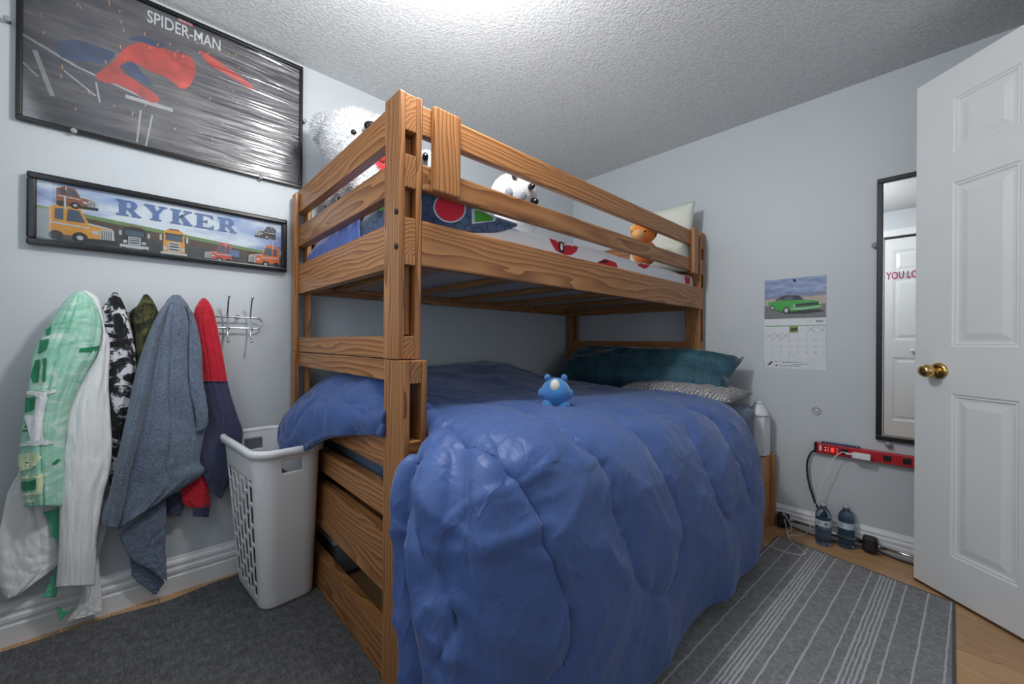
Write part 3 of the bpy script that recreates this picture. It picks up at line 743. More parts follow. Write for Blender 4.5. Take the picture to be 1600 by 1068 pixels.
BL2 = [
 [(.10, -2.052, 1.345), (.25, -2.052, 1.345), (.45, -2.052, 1.35), (.66, -2.052, 1.36)],
 [(.10, -2.051, 1.40), (.25, -2.051, 1.42), (.45, -2.051, 1.44), (.66, -2.051, 1.445)],
 [(.10, -1.985, 1.475), (.25, -1.985, 1.50), (.45, -1.985, 1.515), (.66, -1.985, 1.515)],
 [(.10, -1.88, 1.48), (.25, -1.88, 1.51), (.45, -1.88, 1.52), (.66, -1.88, 1.52)],
]
B2 = grid_mesh(displace(surf(BL2, 10, 12), lambda p, u, v: 0.006*noise_f(p, 14, 1.3)-0.004*(ridge(Vector((p.x*1.5+p.z, p.y, p.z)), 12, 2)-0.5)))
o = obj('turned_lining', B2, fabric('blue_lining', (84, 108, 176), 0.1, 30, 0.2, 0.7, 0.2, 0.15), blk, smooth=True); solid(o, 0.006, 0); o['label'] = 'plain blue lining folded outward at the wall end'
#PART2
# ------------------------------------------------------------------ soft toys and pillow on the upper bunk
def fur_bm(base, count, length, thick=0.0035, seed=1, keep=None):
    """a coat of short tapering tufts rooted on the faces of base"""
    rnd = random.Random(seed); bm = bmesh.new()
    fs = [f for f in base.faces if keep is None or keep(f.calc_center_median())]
    cum, tot = [], 0
    for f in fs: tot += f.calc_area(); cum.append(tot)
    import bisect
    for _ in range(count):
        f = fs[min(bisect.bisect(cum, rnd.random()*tot), len(fs)-1)]
        vs = [v.co for v in f.verts]; a, b = rnd.random(), rnd.random()
        if a+b > 1: a, b = 1-a, 1-b
        p = vs[0]+(vs[1]-vs[0])*a+(vs[2]-vs[0])*b; n = f.normal
        t = Vector((rnd.uniform(-1, 1), rnd.uniform(-1, 1), rnd.uniform(-1.3, 0.7)))
        d = (n+t*0.75).normalized(); s = n.cross(d+Vector((rnd.uniform(-.5, .5), rnd.uniform(-.5, .5), rnd.uniform(-.5, .5))))
        if s.length < 1e-4: continue
        s = s.normalized()*thick/2; L = length*rnd.uniform(0.6, 1.25)
        bm.faces.new((bm.verts.new(p-s), bm.verts.new(p+s), bm.verts.new(p+d*L)))
    return bm
M_FUR = fabric('white_plush', (206, 208, 212), 0.05, 120, 0.4, 0.95, 0.5, 0.03, 0.006)
M_EYE = plain('black_toy_eye', (10, 10, 12), 0.08)
M_SCARF = fabric('red_ribbon', (214, 46, 58), 0.08, 200, 0.2)
def furry(name, c, r, parent, count, length, M=None, seed=1, sub=3, mat=None, f=None):
    b = ellipsoid(c, r, M, sub, f); fb = fur_bm(b, count, length, seed=seed)
    o = obj(name, b, mat or M_FUR, parent, smooth=True)
    fo = obj('fur', fb, mat or M_FUR, o); fo['kind'] = 'stuff'; return o
def ball(name, c, r, mat, parent, sub=2): return obj(name, ellipsoid(c, (r, r, r) if not isinstance(r, tuple) else r, None, sub), mat, parent, smooth=True)

hc = at(560, 230, 0, .29)
bear = empty('teddy_bear', (.30, -1.85, 1.43), 'big fluffy white teddy bear with a red ribbon sitting against the wall', 'soft toy')
furry('head', hc, (.150, .160, .155), bear, 7000, .011, seed=3)
mz = at(594, 205, 0, .38)
furry('muzzle', mz, (.07, .075, .06), bear, 1400, .012, seed=4, sub=3)
ball('eye', at(552.5, 207, 0, .418), .0125, M_EYE, bear)
ball('eye', at(612, 190, 0, .36), .0125, M_EYE, bear)
ball('nose', at(579, 198, 0, .47), (.026, .028, .022), M_EYE, bear)
ec = at(512, 205, 0, .22)
furry('ear', ec, (.04, .065, .075), bear, 2200, .020, seed=5)
furry('ear', hc+Vector((-.03, .14, .10)), (.04, .05, .05), bear, 900, .025, seed=6)
furry('body', (.30, -1.84, 1.625), (.15, .155, .20), bear, 5200, .018, seed=7)
furry('arm', (.42, -1.93, 1.66), (.055, .06, .12), bear, 1200, .018, seed=8)
furry('leg', (.46, -1.90, 1.515), (.12, .07, .065), bear, 1500, .018, seed=9)
furry('leg', (.44, -1.68, 1.515), (.12, .07, .065), bear, 900, .018, seed=10)
rb = [(.30+.115*math.cos(k*PI/12), -1.84+.13*math.sin(k*PI/12), 1.80+.01*math.sin(k*PI/6)) for k in range(25)]
obj('ribbon', tube(rb, .017, 8), M_SCARF, bear, smooth=True)
rp = at(590, 257, 0, .44)
for s in (-1, 1):
    obj('bow_loop', ellipsoid(rp+Vector((0, s*.045, -.005)), (.012, .045, .024), Matrix.Rotation(s*.4, 4, 'X'), 2), M_SCARF, bear, smooth=True)
obj('bow_knot', ellipsoid(rp, (.016, .016, .016), None, 2), M_SCARF, bear, smooth=True)

pc = at(522, 318, 1, -1.955)
pup = empty('small_plush', (pc.x, pc.y, 1.50), 'small white fluffy toy with black nose lying below the big teddy bear', 'soft toy')
furry('head', pc, (.05, .045, .04), pup, 900, .016, seed=12, sub=2)
furry('body', (pc.x+.02, pc.y+.04, 1.545), (.06, .05, .055), pup, 600, .014, seed=13, sub=2)
ball('nose', at(530.5, 311, 1, -2.002), .010, M_EYE, pup)

p2 = at(661, 250, 0, .80)
seal = empty('plush_seal', (p2.x, p2.y+.02, 1.50), 'white toy with large black eyes behind the end guard rail upright', 'soft toy')
furry('head', p2+Vector((-.02, .02, -.01)), (.06, .06, .055), seal, 700, .008, seed=14, sub=2)
obj('body', ellipsoid((p2.x-.03, p2.y+.05, 1.575), (.07, .08, .075), None, 3), M_FUR, seal, smooth=True)
ball('eye', at(664.5, 245, 0, .838), (.012, .012, .017), M_EYE, seal); ball('eye', at(646, 238, 0, .83), (.012, .012, .017), M_EYE, seal)

cc = at(803, 304, 0, .86)
cow = empty('round_plush', (cc.x, cc.y, 1.43), 'round white plush toy with black nubs and grey eye patches', 'soft toy')
obj('head', ellipsoid(cc, (.095, .10, .085), None, 3), M_FUR, cow, smooth=True)
obj('body', ellipsoid((cc.x, cc.y+.01, 1.505), (.09, .095, .075), None, 3), M_FUR, cow, smooth=True)
M_GREYP = fabric('grey_plush', (140, 142, 150), 0.08, 160, 0.3)
def on_ball(c, r, px, py):
    d = ray(px, py).normalized(); oc = CAM-c; b = d.dot(oc); q = b*b-(oc.dot(oc)-r*r)
    return CAM+d*(-b-math.sqrt(max(q, 0)))
for px, py in ((795, 300), (817, 306)):
    p = on_ball(cc, .094, px, py); Mr = rotZ_to(p-cc)
    obj('eye_patch', ellipsoid(p, (.017, .02, .008), Mr, 2), M_GREYP, cow, smooth=True)
for px, py in ((803, 277), (827, 293), (831.5, 313)):
    p = on_ball(cc, .094, px, py); n = (p-cc).normalized(); Mr = rotZ_to(n)
    obj('nub', ellipsoid(p+n*.012, (.011, .014, .020), Mr, 2), M_EYE, cow, smooth=True)

tc_ = at(1006, 363, 0, .965)
M_ORG = fabric('orange_plush', (216, 122, 48), 0.08, 160, 0.3); M_TAN = fabric('tan_plush', (214, 164, 104), 0.08, 160, 0.3)
tig = empty('striped_cub', (tc_.x, tc_.y, 1.43), 'small orange striped cub plush toy by the cream pillow', 'soft toy')
obj('head', ellipsoid(tc_, (.07, .075, .062), None, 3), M_ORG, tig, smooth=True)
obj('body', ellipsoid((tc_.x-.01, tc_.y+.03, 1.50), (.065, .075, .07), None, 3), M_ORG, tig, smooth=True)
p = on_ball(tc_, .07, 998, 366); obj('muzzle', ellipsoid(p, (.034, .042, .030), None, 3), M_TAN, tig, smooth=True)
p = on_ball(tc_, .07, 990, 357); obj('ear', ellipsoid(p, (.022, .024, .020), None, 2), M_TAN, tig, smooth=True)
for px, py in ((1003, 352), (1014, 352), (1021, 357), (1025, 365)):
    p = on_ball(tc_, .069, px, py); n = (p-tc_).normalized(); Mr = rotZ_to(n) @ Matrix.Rotation(px*.3, 4, 'Z')
    obj('stripe', ellipsoid(p, (.005, .018, .003), Mr, 2), M_INK, tig, smooth=True)
for px, py in ((1008, 361), (1000, 358)):
    p = on_ball(tc_, .071, px, py); ball('eye', p, .006, M_EYE, tig)
Mq = Matrix.Translation((.845, -.185, 1.655)) @ Matrix.Rotation(.02, 4, 'Y') @ Matrix.Rotation(PI/2-.10, 4, 'X')
tag(obj('pillow', pillow(.42, .44, .13, 20, .006, 21), fabric('cream_pillow', (216, 220, 208), .03, 200, .2, .9, .2, .03), None, Mq, center=False, smooth=True), 'cream pillow propped upright at the head of the upper bunk', 'pillow')

# blue toy on the comforter
ac = at(868, 638, 2, .76)
h = COMF_TREE.ray_cast(Vector((ac.x, ac.y, 2)), Vector((0, 0, -1)))
az = h[0].z if h[0] else .75
ac = Vector((ac.x, ac.y, az))
am = empty('blue_plush', ac, 'small bright blue plush toy with a pale face patch on the comforter', 'soft toy')
M_BLU = fabric('sky_blue_plush', (58, 118, 176), .08, 180, .3, .95, .4)
dirc = (Vector((CAM.x, CAM.y, 0))-Vector((ac.x, ac.y, 0))).normalized(); sd = Vector((-dirc.y, dirc.x, 0))
k = (ac-CAM).dot(fw)/F_PX           # metres per pixel at the toy
obj('body', ellipsoid(ac+Vector((0, 0, 28*k)), (24*k, 22*k, 25*k), None, 4, lambda p: 1+.0*p.z-0.12*max(p.z, 0)), M_BLU, am, smooth=True)
obj('face_patch', ellipsoid(ac+Vector((0, 0, 38*k))+dirc*15*k-sd*1*k, (8*k, 11*k, 8*k), rotZ_to(dirc).to_3x3().to_4x4() @ Matrix(), 3), fabric('pale_patch', (206, 208, 196), .04), am, smooth=True)
for s in (-1, 1):
    obj('foot', ellipsoid(ac+Vector((0, 0, 8*k))+sd*s*12*k+dirc*10*k, (10*k, 10*k, 10*k), None, 3), M_BLU, am, smooth=True)
    obj('ear', ellipsoid(ac+Vector((0, 0, 50*k))+sd*s*13*k, (5*k, 5*k, 6*k), None, 2), M_BLU, am, smooth=True)
    obj('arm', ellipsoid(ac+Vector((0, 0, 26*k))+sd*s*21*k+dirc*6*k, (6*k, 6*k, 9*k), None, 2), M_BLU, am, smooth=True)

# ------------------------------------------------------------------ pictures on the left wall
def frame_parts(root, name, u0, u1, v0, v1, w, d, mat, M, x0=0.0, bev=0.003):
    for a, b in (((u0, v1-w), (u1, v1)), ((u0, v0), (u1, v0+w)), ((u0, v0+w), (u0+w, v1-w)), ((u1-w, v0+w), (u1, v1-w))):
        obj(name, box((a[0], a[1], x0), (b[0], b[1], x0+d), bev), mat, root, M)
def W(px, py, x): p = at(px, py, 0, x); return (p.y, p.z)
PU0, PU1, PV0, PV1 = -2.926, -2.066, 1.718, 2.289
po = empty('poster', (0, (PU0+PU1)/2, PV0), 'large dark glossy poster with white capital title in a thin black frame', 'poster')
frame_parts(po, 'frame_rail', PU0, PU1, PV0, PV1, .014, .021, plain('gloss_black_frame', (14, 14, 16), .25), ML)
obj('backing_board', box((PU0+.004, PV0+.004, .001), (PU1-.004, PV1-.004, .006)), plain('grey_board', (120, 118, 112), .8), po, ML)
def poster_mat():
    t = NT('poster_print'); v = t.coord('Object'); r = t.coord('Object', (2.2, 20, 1), (0, 0, 0), (0, 0, .45))
    n = t.noise(r, 1.6, 5, .7, .6); m = t.noise(v, 5, 3); f = t.math('ADD', t.math('MULTIPLY', n, .75), t.math('MULTIPLY', m, .35))
    t.set(Base_Color=t.ramp(f, [(.3, srgb(58, 58, 66)), (.5, srgb(88, 88, 96)), (.64, srgb(122, 118, 120)), (.8, srgb(164, 158, 156))]), Roughness=.5, Specular_IOR_Level=.2); return t.m
obj('print', box((PU0+.012, PV0+.012, .0062), (PU1-.012, PV1-.012, .0072)), poster_mat(), po, ML)
def flat_part(name, polys, z, mat, root, M): return obj(name, flat(polys, z), mat, root, M)
PX = .0076
def Q(*pts): return [W(p.x, p.y, PX) for p in catmull([Vector((a, b, 0)) for a, b in pts+(pts[0],)], 4)[:-1]]
flat_part('red_shape', [Q((148, 118), (176, 96), (200, 72), (236, 66), (262, 78), (286, 84), (300, 92), (306, 112), (296, 134), (282, 138), (262, 122), (236, 112), (208, 98), (190, 110), (212, 126), (236, 142), (250, 156), (236, 160), (212, 146), (184, 132), (160, 128))], .0076, plain('poster_red', (200, 66, 54), .5, var=.4, nscale=14), po, ML)
flat_part('red_shape', [Q((310, 76), (330, 88), (352, 102), (374, 118), (392, 132), (394, 140), (374, 128), (350, 114), (326, 100))], .0076, CACHE['poster_red'], po, ML)
flat_part('blue_shape', [Q((88, 66), (120, 62), (164, 76), (180, 84), (164, 100), (140, 96), (96, 90))], .0076, plain('poster_blue', (52, 72, 112), .5, var=.4, nscale=16), po, ML)
flat_part('blue_shape', [Q((200, 62), (216, 56), (240, 62), (262, 72), (244, 74), (222, 66))], .0078, CACHE['poster_blue'], po, ML)
flat_part('blue_shape', [Q((186, 104), (206, 96), (226, 118), (240, 132), (222, 128))], .0078, CACHE['poster_blue'], po, ML)
M_PGREY = plain('poster_pale_grey', (184, 186, 190), .5, var=.15, nscale=50)
for i, (a, b, c, d, wd) in enumerate(((30, 50, 120, 104, .008), (120, 104, 262, 170, .006), (196, 150, 270, 172, .014), (220, 172, 214, 222, .005), (238, 180, 228, 228, .005), (54, 78, 82, 150, .012), (30, 92, 60, 120, .006), (100, 110, 150, 150, .005), (150, 128, 156, 160, .005))):
    p, q = W(a, b, PX), W(c, d, PX); flat_part('grey_beam', [line2(p[0], p[1], q[0], q[1], wd)], .0074, M_PGREY, po, ML)
sp = bmesh.new(); M_SPARK = plain('poster_spark', (236, 176, 110), .5)
rnd = random.Random(5)
pl = []
for k in range(46):
    u, v = rnd.uniform(PU0+.05, PU1-.25), rnd.uniform(PV0+.05, PV1-.05); a = rnd.uniform(1.0, 2.0); l = rnd.uniform(.004, .016)
    pl.append(line2(u, v, u+l*math.cos(a), v+l*math.sin(a), .0024))
o = flat_part('spark', pl, .0080, M_SPARK, po, ML); o['kind'] = 'stuff'
M_PW = plain('poster_white', (232, 234, 238), .45, var=.02)
obj('title_text', text_bm('SPIDER-MAN', .228, .047, -2.611, 2.211, bold=.010), M_PW, po, ML @ Matrix.Translation((0, 0, .0080)))
flat_part('small_banner', [rect(-2.521, 2.2645, -2.473, 2.280)], .0077, plain('poster_banner_red', (190, 50, 66), .5), po, ML)
obj('small_text', text_bm('MARVEL', .044, .012, -2.519, 2.266, bold=.02), M_PW, po, ML @ Matrix.Translation((0, 0, .0082)))
t = clear('poster_film', (.97, .975, .98), .12)
v = t.coord('Object', (1.3, 17, 1), (0, 0, 0), (0, 0, .16)); n = t.noise(v, 1.5, 2, .5, .7)
sp_ = t.n('ShaderNodeTexCoord'); sx = t.n('ShaderNodeSeparateXYZ'); t.link(sp_.outputs['Object'], sx.inputs[0])
g = t.math('MAXIMUM', t.math('MINIMUM', t.math('ADD', t.math('MULTIPLY', sx.outputs[0], 3.0), .25), 1.0), .04)
bp = t.n('ShaderNodeBump'); bp.inputs['Strength'].default_value = 1.0; bp.inputs['Distance'].default_value = .012
t.link(t.math('MULTIPLY', n, g), bp.inputs['Height']); t.link(bp.outputs[0], t.gl.inputs['Normal'])
t.fr.inputs[0].default_value = 1.7
obj('clear_cover', box((PU0+.013, PV0+.013, .0105), (PU1-.013, PV1-.013, .0115)), t.m, po, ML)
M_CLIP = plain('clear_clip', (150, 152, 156), .15)
for px, py in ((407, 278), (475, 190), (116, 206), (12, 32)):
    u, v = W(px, py, .012)
    c = obj('mirror_clip', lathe([(.006, 0), (.006, .019), (.0085, .022), (.0085, .025), (.006, .027), (.0005, .027)], 16), M_CLIP, po, ML @ Matrix.Translation((u, v, 0)), center=False, smooth=True)

# name picture with trucks
RU0, RU1, RV0, RV1 = -2.900, -2.130, 1.312, 1.553
ry = empty('name_picture', (0, (RU0+RU1)/2, RV0), 'long narrow truck picture with blue slab letters in a black mottled frame', 'picture')
def mott():
    t = NT('mottled_black_frame'); n = t.noise(t.coord(), 60, 4, .7)
    t.set(Base_Color=t.ramp(n, [(.5, srgb(14, 15, 18)), (.68, srgb(34, 38, 48)), (.8, srgb(92, 100, 116))]), Roughness=.25); return t.m
frame_parts(ry, 'frame_rail', RU0, RU1, RV0, RV1, .021, .03, mott(), ML, 0, .006)
def sky_mat():
    t = NT('truck_sky_print'); tc = t.n('ShaderNodeTexCoord'); s = t.n('ShaderNodeSeparateXYZ'); t.link(tc.outputs['Object'], s.inputs[0])
    n = t.noise(t.coord('Object', (3, 9, 1)), 2.2, 4)
    e = t.math('ABSOLUTE', s.outputs[0])
    f = t.math('ADD', t.math('SUBTRACT', t.math('MULTIPLY', n, 1.1), t.math('MULTIPLY', e, 1.0)), .28)
    t.set(Base_Color=t.ramp(f, [(.25, srgb(84, 96, 168)), (.5, srgb(156, 176, 218)), (.75, srgb(222, 230, 240))]), Roughness=.5); return t.m
obj('print', box((RU0+.018, RV0+.018, .010), (RU1-.018, RV1-.018, .0110)), sky_mat(), ry, ML)
MW = RU1-RU0
M_GRASS = plain('print_grass', (112, 140, 84), .5, var=.2, nscale=20); M_EARTH = plain('print_earth', (84, 62, 52), .5, var=.25, nscale=25); M_ROAD = plain('print_road', (58, 62, 66), .5, var=.25, nscale=25)
zr = .0112
b0, b1, l0, l1 = RV0+.019, RV1-.019, RU0+.019, RU1-.019
flat_part('field', [[(l0, b0), (l1, b0), (l1, b0+.062), (l0+.40, b0+.088), (l0, b0+.118)]], zr, M_GRASS, ry, ML)
flat_part('earth_band', [[(l0, b0), (l1, b0), (l1, b0+.05), (l0+.40, b0+.074), (l0, b0+.105)]], zr+.0002, M_EARTH, ry, ML)
flat_part('road', [[(l0, b0), (l1, b0), (l1, b0+.030), (l0+.36, b0+.042), (l0, b0+.072)]], zr+.0004, M_ROAD, ry, ML)
def pm(name, rgb): return plain('print_'+name, rgb, .45, var=.12, nscale=90)
P_Y, P_O, P_K, P_R, P_G, P_C = pm('amber', (226, 158, 52)), pm('rust', (150, 84, 48)), pm('black', (30, 32, 36)), pm('red', (206, 74, 52)), pm('glass', (70, 88, 108)), pm('chrome', (196, 198, 202))
def truck_side(u, v, s, body, cabh=1.0, flip=1, nose=True):
    """three quarter view truck, lower left corner (u,v), length s"""
    def T(pts): return [(u+(x if flip > 0 else 1-x)*s, v+y*s) for x, y in pts]
    z = zr+.0006
    tr = [('cab_print', body, T([(.0, .12), (.0, .62*cabh), (.18, .72*cabh), (.42, .70*cabh), (.56, .46), (.92, .40), (.97, .14)])),
          ('windshield_print', P_G, T([(.24, .44), (.26, .62*cabh), (.42, .62*cabh), (.52, .45)])),
          ('grille_print', P_C, T([(.74, .12), (.74, .36), (.95, .37), (.96, .13)])),
          ('bumper_print', P_K, T([(.55, .04), (.55, .13), (1.0, .15), (1.0, .05)])),
          ('wheel_print', P_K, [(u+(.44 if flip > 0 else .56)*s+a*s, v+.12*s+b*s) for a, b in disc(0, 0, .12)]),
          ('wheel_print', P_K, [(u+(.10 if flip > 0 else .90)*s+a*s, v+.12*s+b*s) for a, b in disc(0, 0, .10)])]
    for i, (nm, m, p) in enumerate(tr): flat_part(nm, [p], z+i*.0002, m, ry, ML)
    flat_part('wheel_hub_print', [[(u+(.44 if flip > 0 else .56)*s+a*s, v+.12*s+b*s) for a, b in disc(0, 0, .05, 10)]], z+.0016, P_C, ry, ML)
    dk = pm('low_'+body.name, tuple(int(255*min(1, c**(1/2.2))) for c in (.12, .10, .09)))
    flat_part('chassis_print', [T([(.0, .06), (.0, .16), (.56, .14), (.56, .06)])], z+.0001, dk, ry, ML)
    flat_part('side_window_print', [T([(.08, .46), (.08, .60*cabh), (.20, .62*cabh), (.20, .45)])], z+.0013, P_G, ry, ML)
    flat_part('headlight_print', [T([(.62, .24), (.62, .31), (.72, .31), (.72, .23)])], z+.0013, P_C, ry, ML)
    flat_part('stripe_print', [T([(.02, .36), (.02, .40), (.58, .36), (.58, .33)])], z+.0012, P_C, ry, ML)
    flat_part('hood_shade_print', [T([(.54, .42), (.56, .46), (.92, .40), (.93, .37)])], z+.0012, P_C, ry, ML)
    flat_part('exhaust_print', [T([(.205, .60*cabh), (.205, .86*cabh), (.235, .86*cabh), (.235, .60*cabh)])], z+.0014, P_C, ry, ML)
    gx = [T([(.76+k*.035, .14), (.76+k*.035, .34), (.772+k*.035, .34), (.772+k*.035, .14)]) for k in range(5)]
    o = flat_part('grille_bars_print', gx, z+.0014, P_K, ry, ML); o['kind'] = 'stuff'
def truck_front(u, v, w_, h_, body, trim):
    z = zr+.0006
    for i, (nm, m, p) in enumerate((('cab_print', body, [(u+.08*w_, v+.2*h_), (u+.12*w_, v+.92*h_), (u+.25*w_, v+h_), (u+.75*w_, v+h_), (u+.88*w_, v+.92*h_), (u+.92*w_, v+.2*h_)]),
        ('windshield_print', P_G, rect(u+.18*w_, v+.62*h_, u+.82*w_, v+.84*h_)), ('grille_print', trim, rect(u+.28*w_, v+.24*h_, u+.72*w_, v+.58*h_)),
        ('bumper_print', P_C, rect(u, v+.08*h_, u+w_, v+.22*h_)), ('wheel_print', P_K, rect(u+.04*w_, v, u+.2*w_, v+.1*h_)), ('wheel_print', P_K, rect(u+.8*w_, v, u+.96*w_, v+.1*h_)),
        ('sun_visor_print', P_K, rect(u+.16*w_, v+.84*h_, u+.84*w_, v+.88*h_)), ('mirror_print', P_C, rect(u-.04*w_, v+.60*h_, u+.04*w_, v+.80*h_)), ('mirror_print', P_C, rect(u+.96*w_, v+.60*h_, u+1.04*w_, v+.80*h_)), ('grille_slot_print', P_K, rect(u+.32*w_, v+.30*h_, u+.68*w_, v+.34*h_)), ('grille_slot_print', P_K, rect(u+.32*w_, v+.40*h_, u+.68*w_, v+.44*h_)), ('grille_slot_print', P_K, rect(u+.32*w_, v+.50*h_, u+.68*w_, v+.53*h_)), ('roof_light_print', P_O, rect(u+.3*w_, v+h_, u+.7*w_, v+1.04*h_)), ('headlight_print', P_C, rect(u+.1*w_, v+.28*h_, u+.24*w_, v+.40*h_)), ('headlight_print', P_C, rect(u+.76*w_, v+.28*h_, u+.9*w_, v+.40*h_)))):
        flat_part(nm, [p], z+i*.0002, m, ry, ML)
def RW(px, py): p = W(px, py, .012); return p
u, v = RW(80, 383); flat_part('trailer_print', [[(l0, v+.025), (l0, v+.118), (l0+.045, v+.128), (l0+.045, v+.02)]], zr+.0005, pm('trailer', (150, 156, 164)), ry, ML)
truck_side(RW(76, 380)[0], RW(72, 374)[1], .165, P_Y, 1.12)
u, v = RW(88, 318); truck_side(u, v-.008, .10, P_O)
u, v = RW(190, 386); truck_front(u-.004, v-.006, .078, .086, P_K, P_C)
u, v = RW(253, 398); truck_front(u-.004, v-.010, .080, .112, P_Y, P_C)
u, v = RW(318, 404); truck_side(u+.0, v-.008, .095, P_R, 1.25, -1)
u, v = RW(354, 402); flat_part('tank_print', [rect(u, v+.008, u+.045, v+.035)], zr+.0007, pm('tank', (92, 116, 160)), ry, ML)
u, v = RW(386, 411); truck_side(u+.0, v-.010, .125, pm('orange_red', (222, 108, 50)), 1.15, -1)
u, v = RW(398, 368); truck_side(u+.0, v-.008, .082, P_K, 1.0, -1)
def slab_letter(ch):
    arc = lambda cx, cy, rx, ry_, ri, rj: [[(cx+rx*math.cos(a), cy+ry_*math.sin(a)), (cx+rx*math.cos(b), cy+ry_*math.sin(b)), (cx+ri*math.cos(b), cy+rj*math.sin(b)), (cx+ri*math.cos(a), cy+rj*math.sin(a))] for a, b in ((-PI/2+k*PI/10, -PI/2+(k+1)*PI/10) for k in range(10))]
    if ch == 'R': return [rect(.12, 0, .40, 1), rect(0, 0, .12, .1), rect(.40, 0, .5, .1), rect(0, .9, .12, 1), rect(.40, .9, .56, 1), rect(.40, .44, .56, .54)]+arc(.56, .72, .30, .28, .04, .18)+[[(.44, .44), (.66, .46), (.94, .1), (.66, .1)], rect(.62, 0, 1.02, .1)]
    if ch == 'Y': return [rect(.37, 0, .64, .46), rect(.26, 0, .37, .1), rect(.64, 0, .75, .1), [(.06, .9), (.40, .9), (.64, .46), (.37, .46)], [(.72, .9), (.88, .9), (.64, .46), (.54, .62)], rect(0, .9, .47, 1), rect(.62, .9, 1, 1)]
    if ch == 'K': return [rect(.12, 0, .40, 1), rect(0, 0, .12, .1), rect(.40, 0, .5, .1), rect(0, .9, .12, 1), rect(.40, .9, .5, 1), [(.40, .44), (.40, .56), (.74, .9), (.90, .9), (.55, .55)], [(.50, .66), (.62, .62), (.98, .1), (.66, .1), (.44, .52)], rect(.60, .9, 1, 1), rect(.58, 0, 1.04, .1)]
    return [rect(.12, 0, .40, 1), rect(0, 0, .12, .1), rect(0, .9, .12, 1), rect(.40, .9, .9, 1), rect(.40, 0, .94, .1), [(.72, .9), (.90, .9), (.90, .68)], [(.72, .1), (.94, .1), (.94, .34)], rect(.40, .45, .58, .55), [(.50, .5), (.62, .34), (.62, .66)]]
cw_ = .0665
M_RYK = plain('slab_letter_blue', (92, 118, 172), .45, var=.15, nscale=50)
for i, ch in enumerate('RYKER'):
    P_ = [[(-2.690+i*.0755+a*cw_, 1.4575+b*.0575) for a, b in p] for p in slab_letter(ch)]
    bm = flat(P_, zr+.0035)
    obj('letter', bm, M_RYK, ry, ML)
t = clear('picture_glass', (.97, .98, .98), .02)
obj('glass_pane', box((RU0+.016, RV0+.016, .0165), (RU1-.016, RV1-.016, .018)), t.m, ry, ML)

# ------------------------------------------------------------------ hook rack and what hangs on it
hk = empty('hook_rack', (0, -2.53, 1.04), 'chrome wire wall rack with a row of double hooks', 'hook rack')
ZT, ZB, YL, YR = 1.097, 1.051, -2.775, -2.228
lp = [(.03, YL, ZT), (.03, YR-.023, ZT)] + [(.03, YR-.023+.023*math.sin(a*PI/8), (ZT+ZB)/2+.023*math.cos(a*PI/8)) for a in range(1, 8)] + [(.03, YR-.023, ZB), (.03, YL, ZB)] + [(.03, YL-.023*math.sin(a*PI/8), (ZT+ZB)/2-.023*math.cos(a*PI/8)) for a in range(1, 8)] + [(.03, YL, ZT)]
obj('rail_wire', tube(lp, .0038, 8), M_CHROME, hk, smooth=True)
HY = [-2.775, -2.692, -2.610, -2.527, -2.440, -2.355, -2.273]
for y in HY:
    zt = 1.178 if y > -2.4 else 1.150
    c = catmull([(.075, y, zt), (.062, y, zt-.015), (.047, y, 1.13), (.037, y, 1.10), (.036, y, 1.06), (.040, y, 1.035), (.052, y, 1.010), (.066, y, 0.996)], 4)
    h_ = obj('hook', tube(c, .0034, 8), M_CHROME, hk, smooth=True)
    for p in ((.0755, y, zt+.003), (.0685, y, .995)): obj('hook_tip', ellipsoid(p, (.0065,)*3, None, 2), M_CHROME, h_, smooth=True)
    c = catmull([(.037, y+.004, 1.05), (.046, y+.004, 1.042), (.054, y+.004, 1.047), (.056, y+.004, 1.055)], 4)
    o2 = obj('small_hook', tube(c, .003, 6), M_CHROME, h_, smooth=True)
for y in (-2.73, -2.315, -2.56):
    obj('wall_stud', lathe([(.009, 0), (.009, .004), (.004, .006), (.004, .03), (.0005, .031)], 12), M_CHROME, hk, ML @ Matrix.Translation((y, ZT+.004, 0)), center=False, smooth=True)

def sheet(rows, depth, folds, nu=44, nv=70, seed=0, wr=.004, bulge=.03):
    """hanging cloth: rows of (left,right) outline pixels from top to bottom, brought onto planes off the left wall"""
    L = catmull([Vector((a[0], a[1], 0)) for a, b in rows], 12); R = catmull([Vector((b[0], b[1], 0)) for a, b in rows], 12); D = catmull([Vector((d, 0, 0)) for d in depth], 12)
    n = len(L); P = []
    for i in range(n):
        v = i/(n-1); row = []
        for j in range(nu+1):
            u = j/nu; p = L[i].lerp(R[i], u)
            fd = 0
            for k, a, ph, sw in folds:
                an = k*u+ph+.25*math.sin(3*v+ph*7)*sw+.12*noise_f(Vector((u*2, v*2.5, 0)), 1.7, seed+ph)
                fd += a*(.4*math.cos(2*PI*an)+1.3*(math.sqrt(abs(math.sin(PI*an))+.02)-.7))
            fd *= .35+.65*smooth01(v*3)
            x = D[i].x + fd + bulge*(math.sin(PI*u)**.6-.6) + wr*noise_f(Vector((u*2.2, v*5, 0)), 3.1, seed) + wr*.5*noise_f(Vector((u*6, v*12, 0)), 3.1, seed+5)
            row.append(at(p.x, p.y, 0, max(x, .012)))
        P.append(row)
    return P
def cloth(name, P, mat, parent=None, t=.004, **kw):
    bm = grid_mesh(P); bmesh.ops.recalc_face_normals(bm, faces=bm.faces)
    tree = BVHTree.FromBMesh(bm)
    o = obj(name, bm, mat, parent, smooth=True); solid(o, t, 0); return o, tree
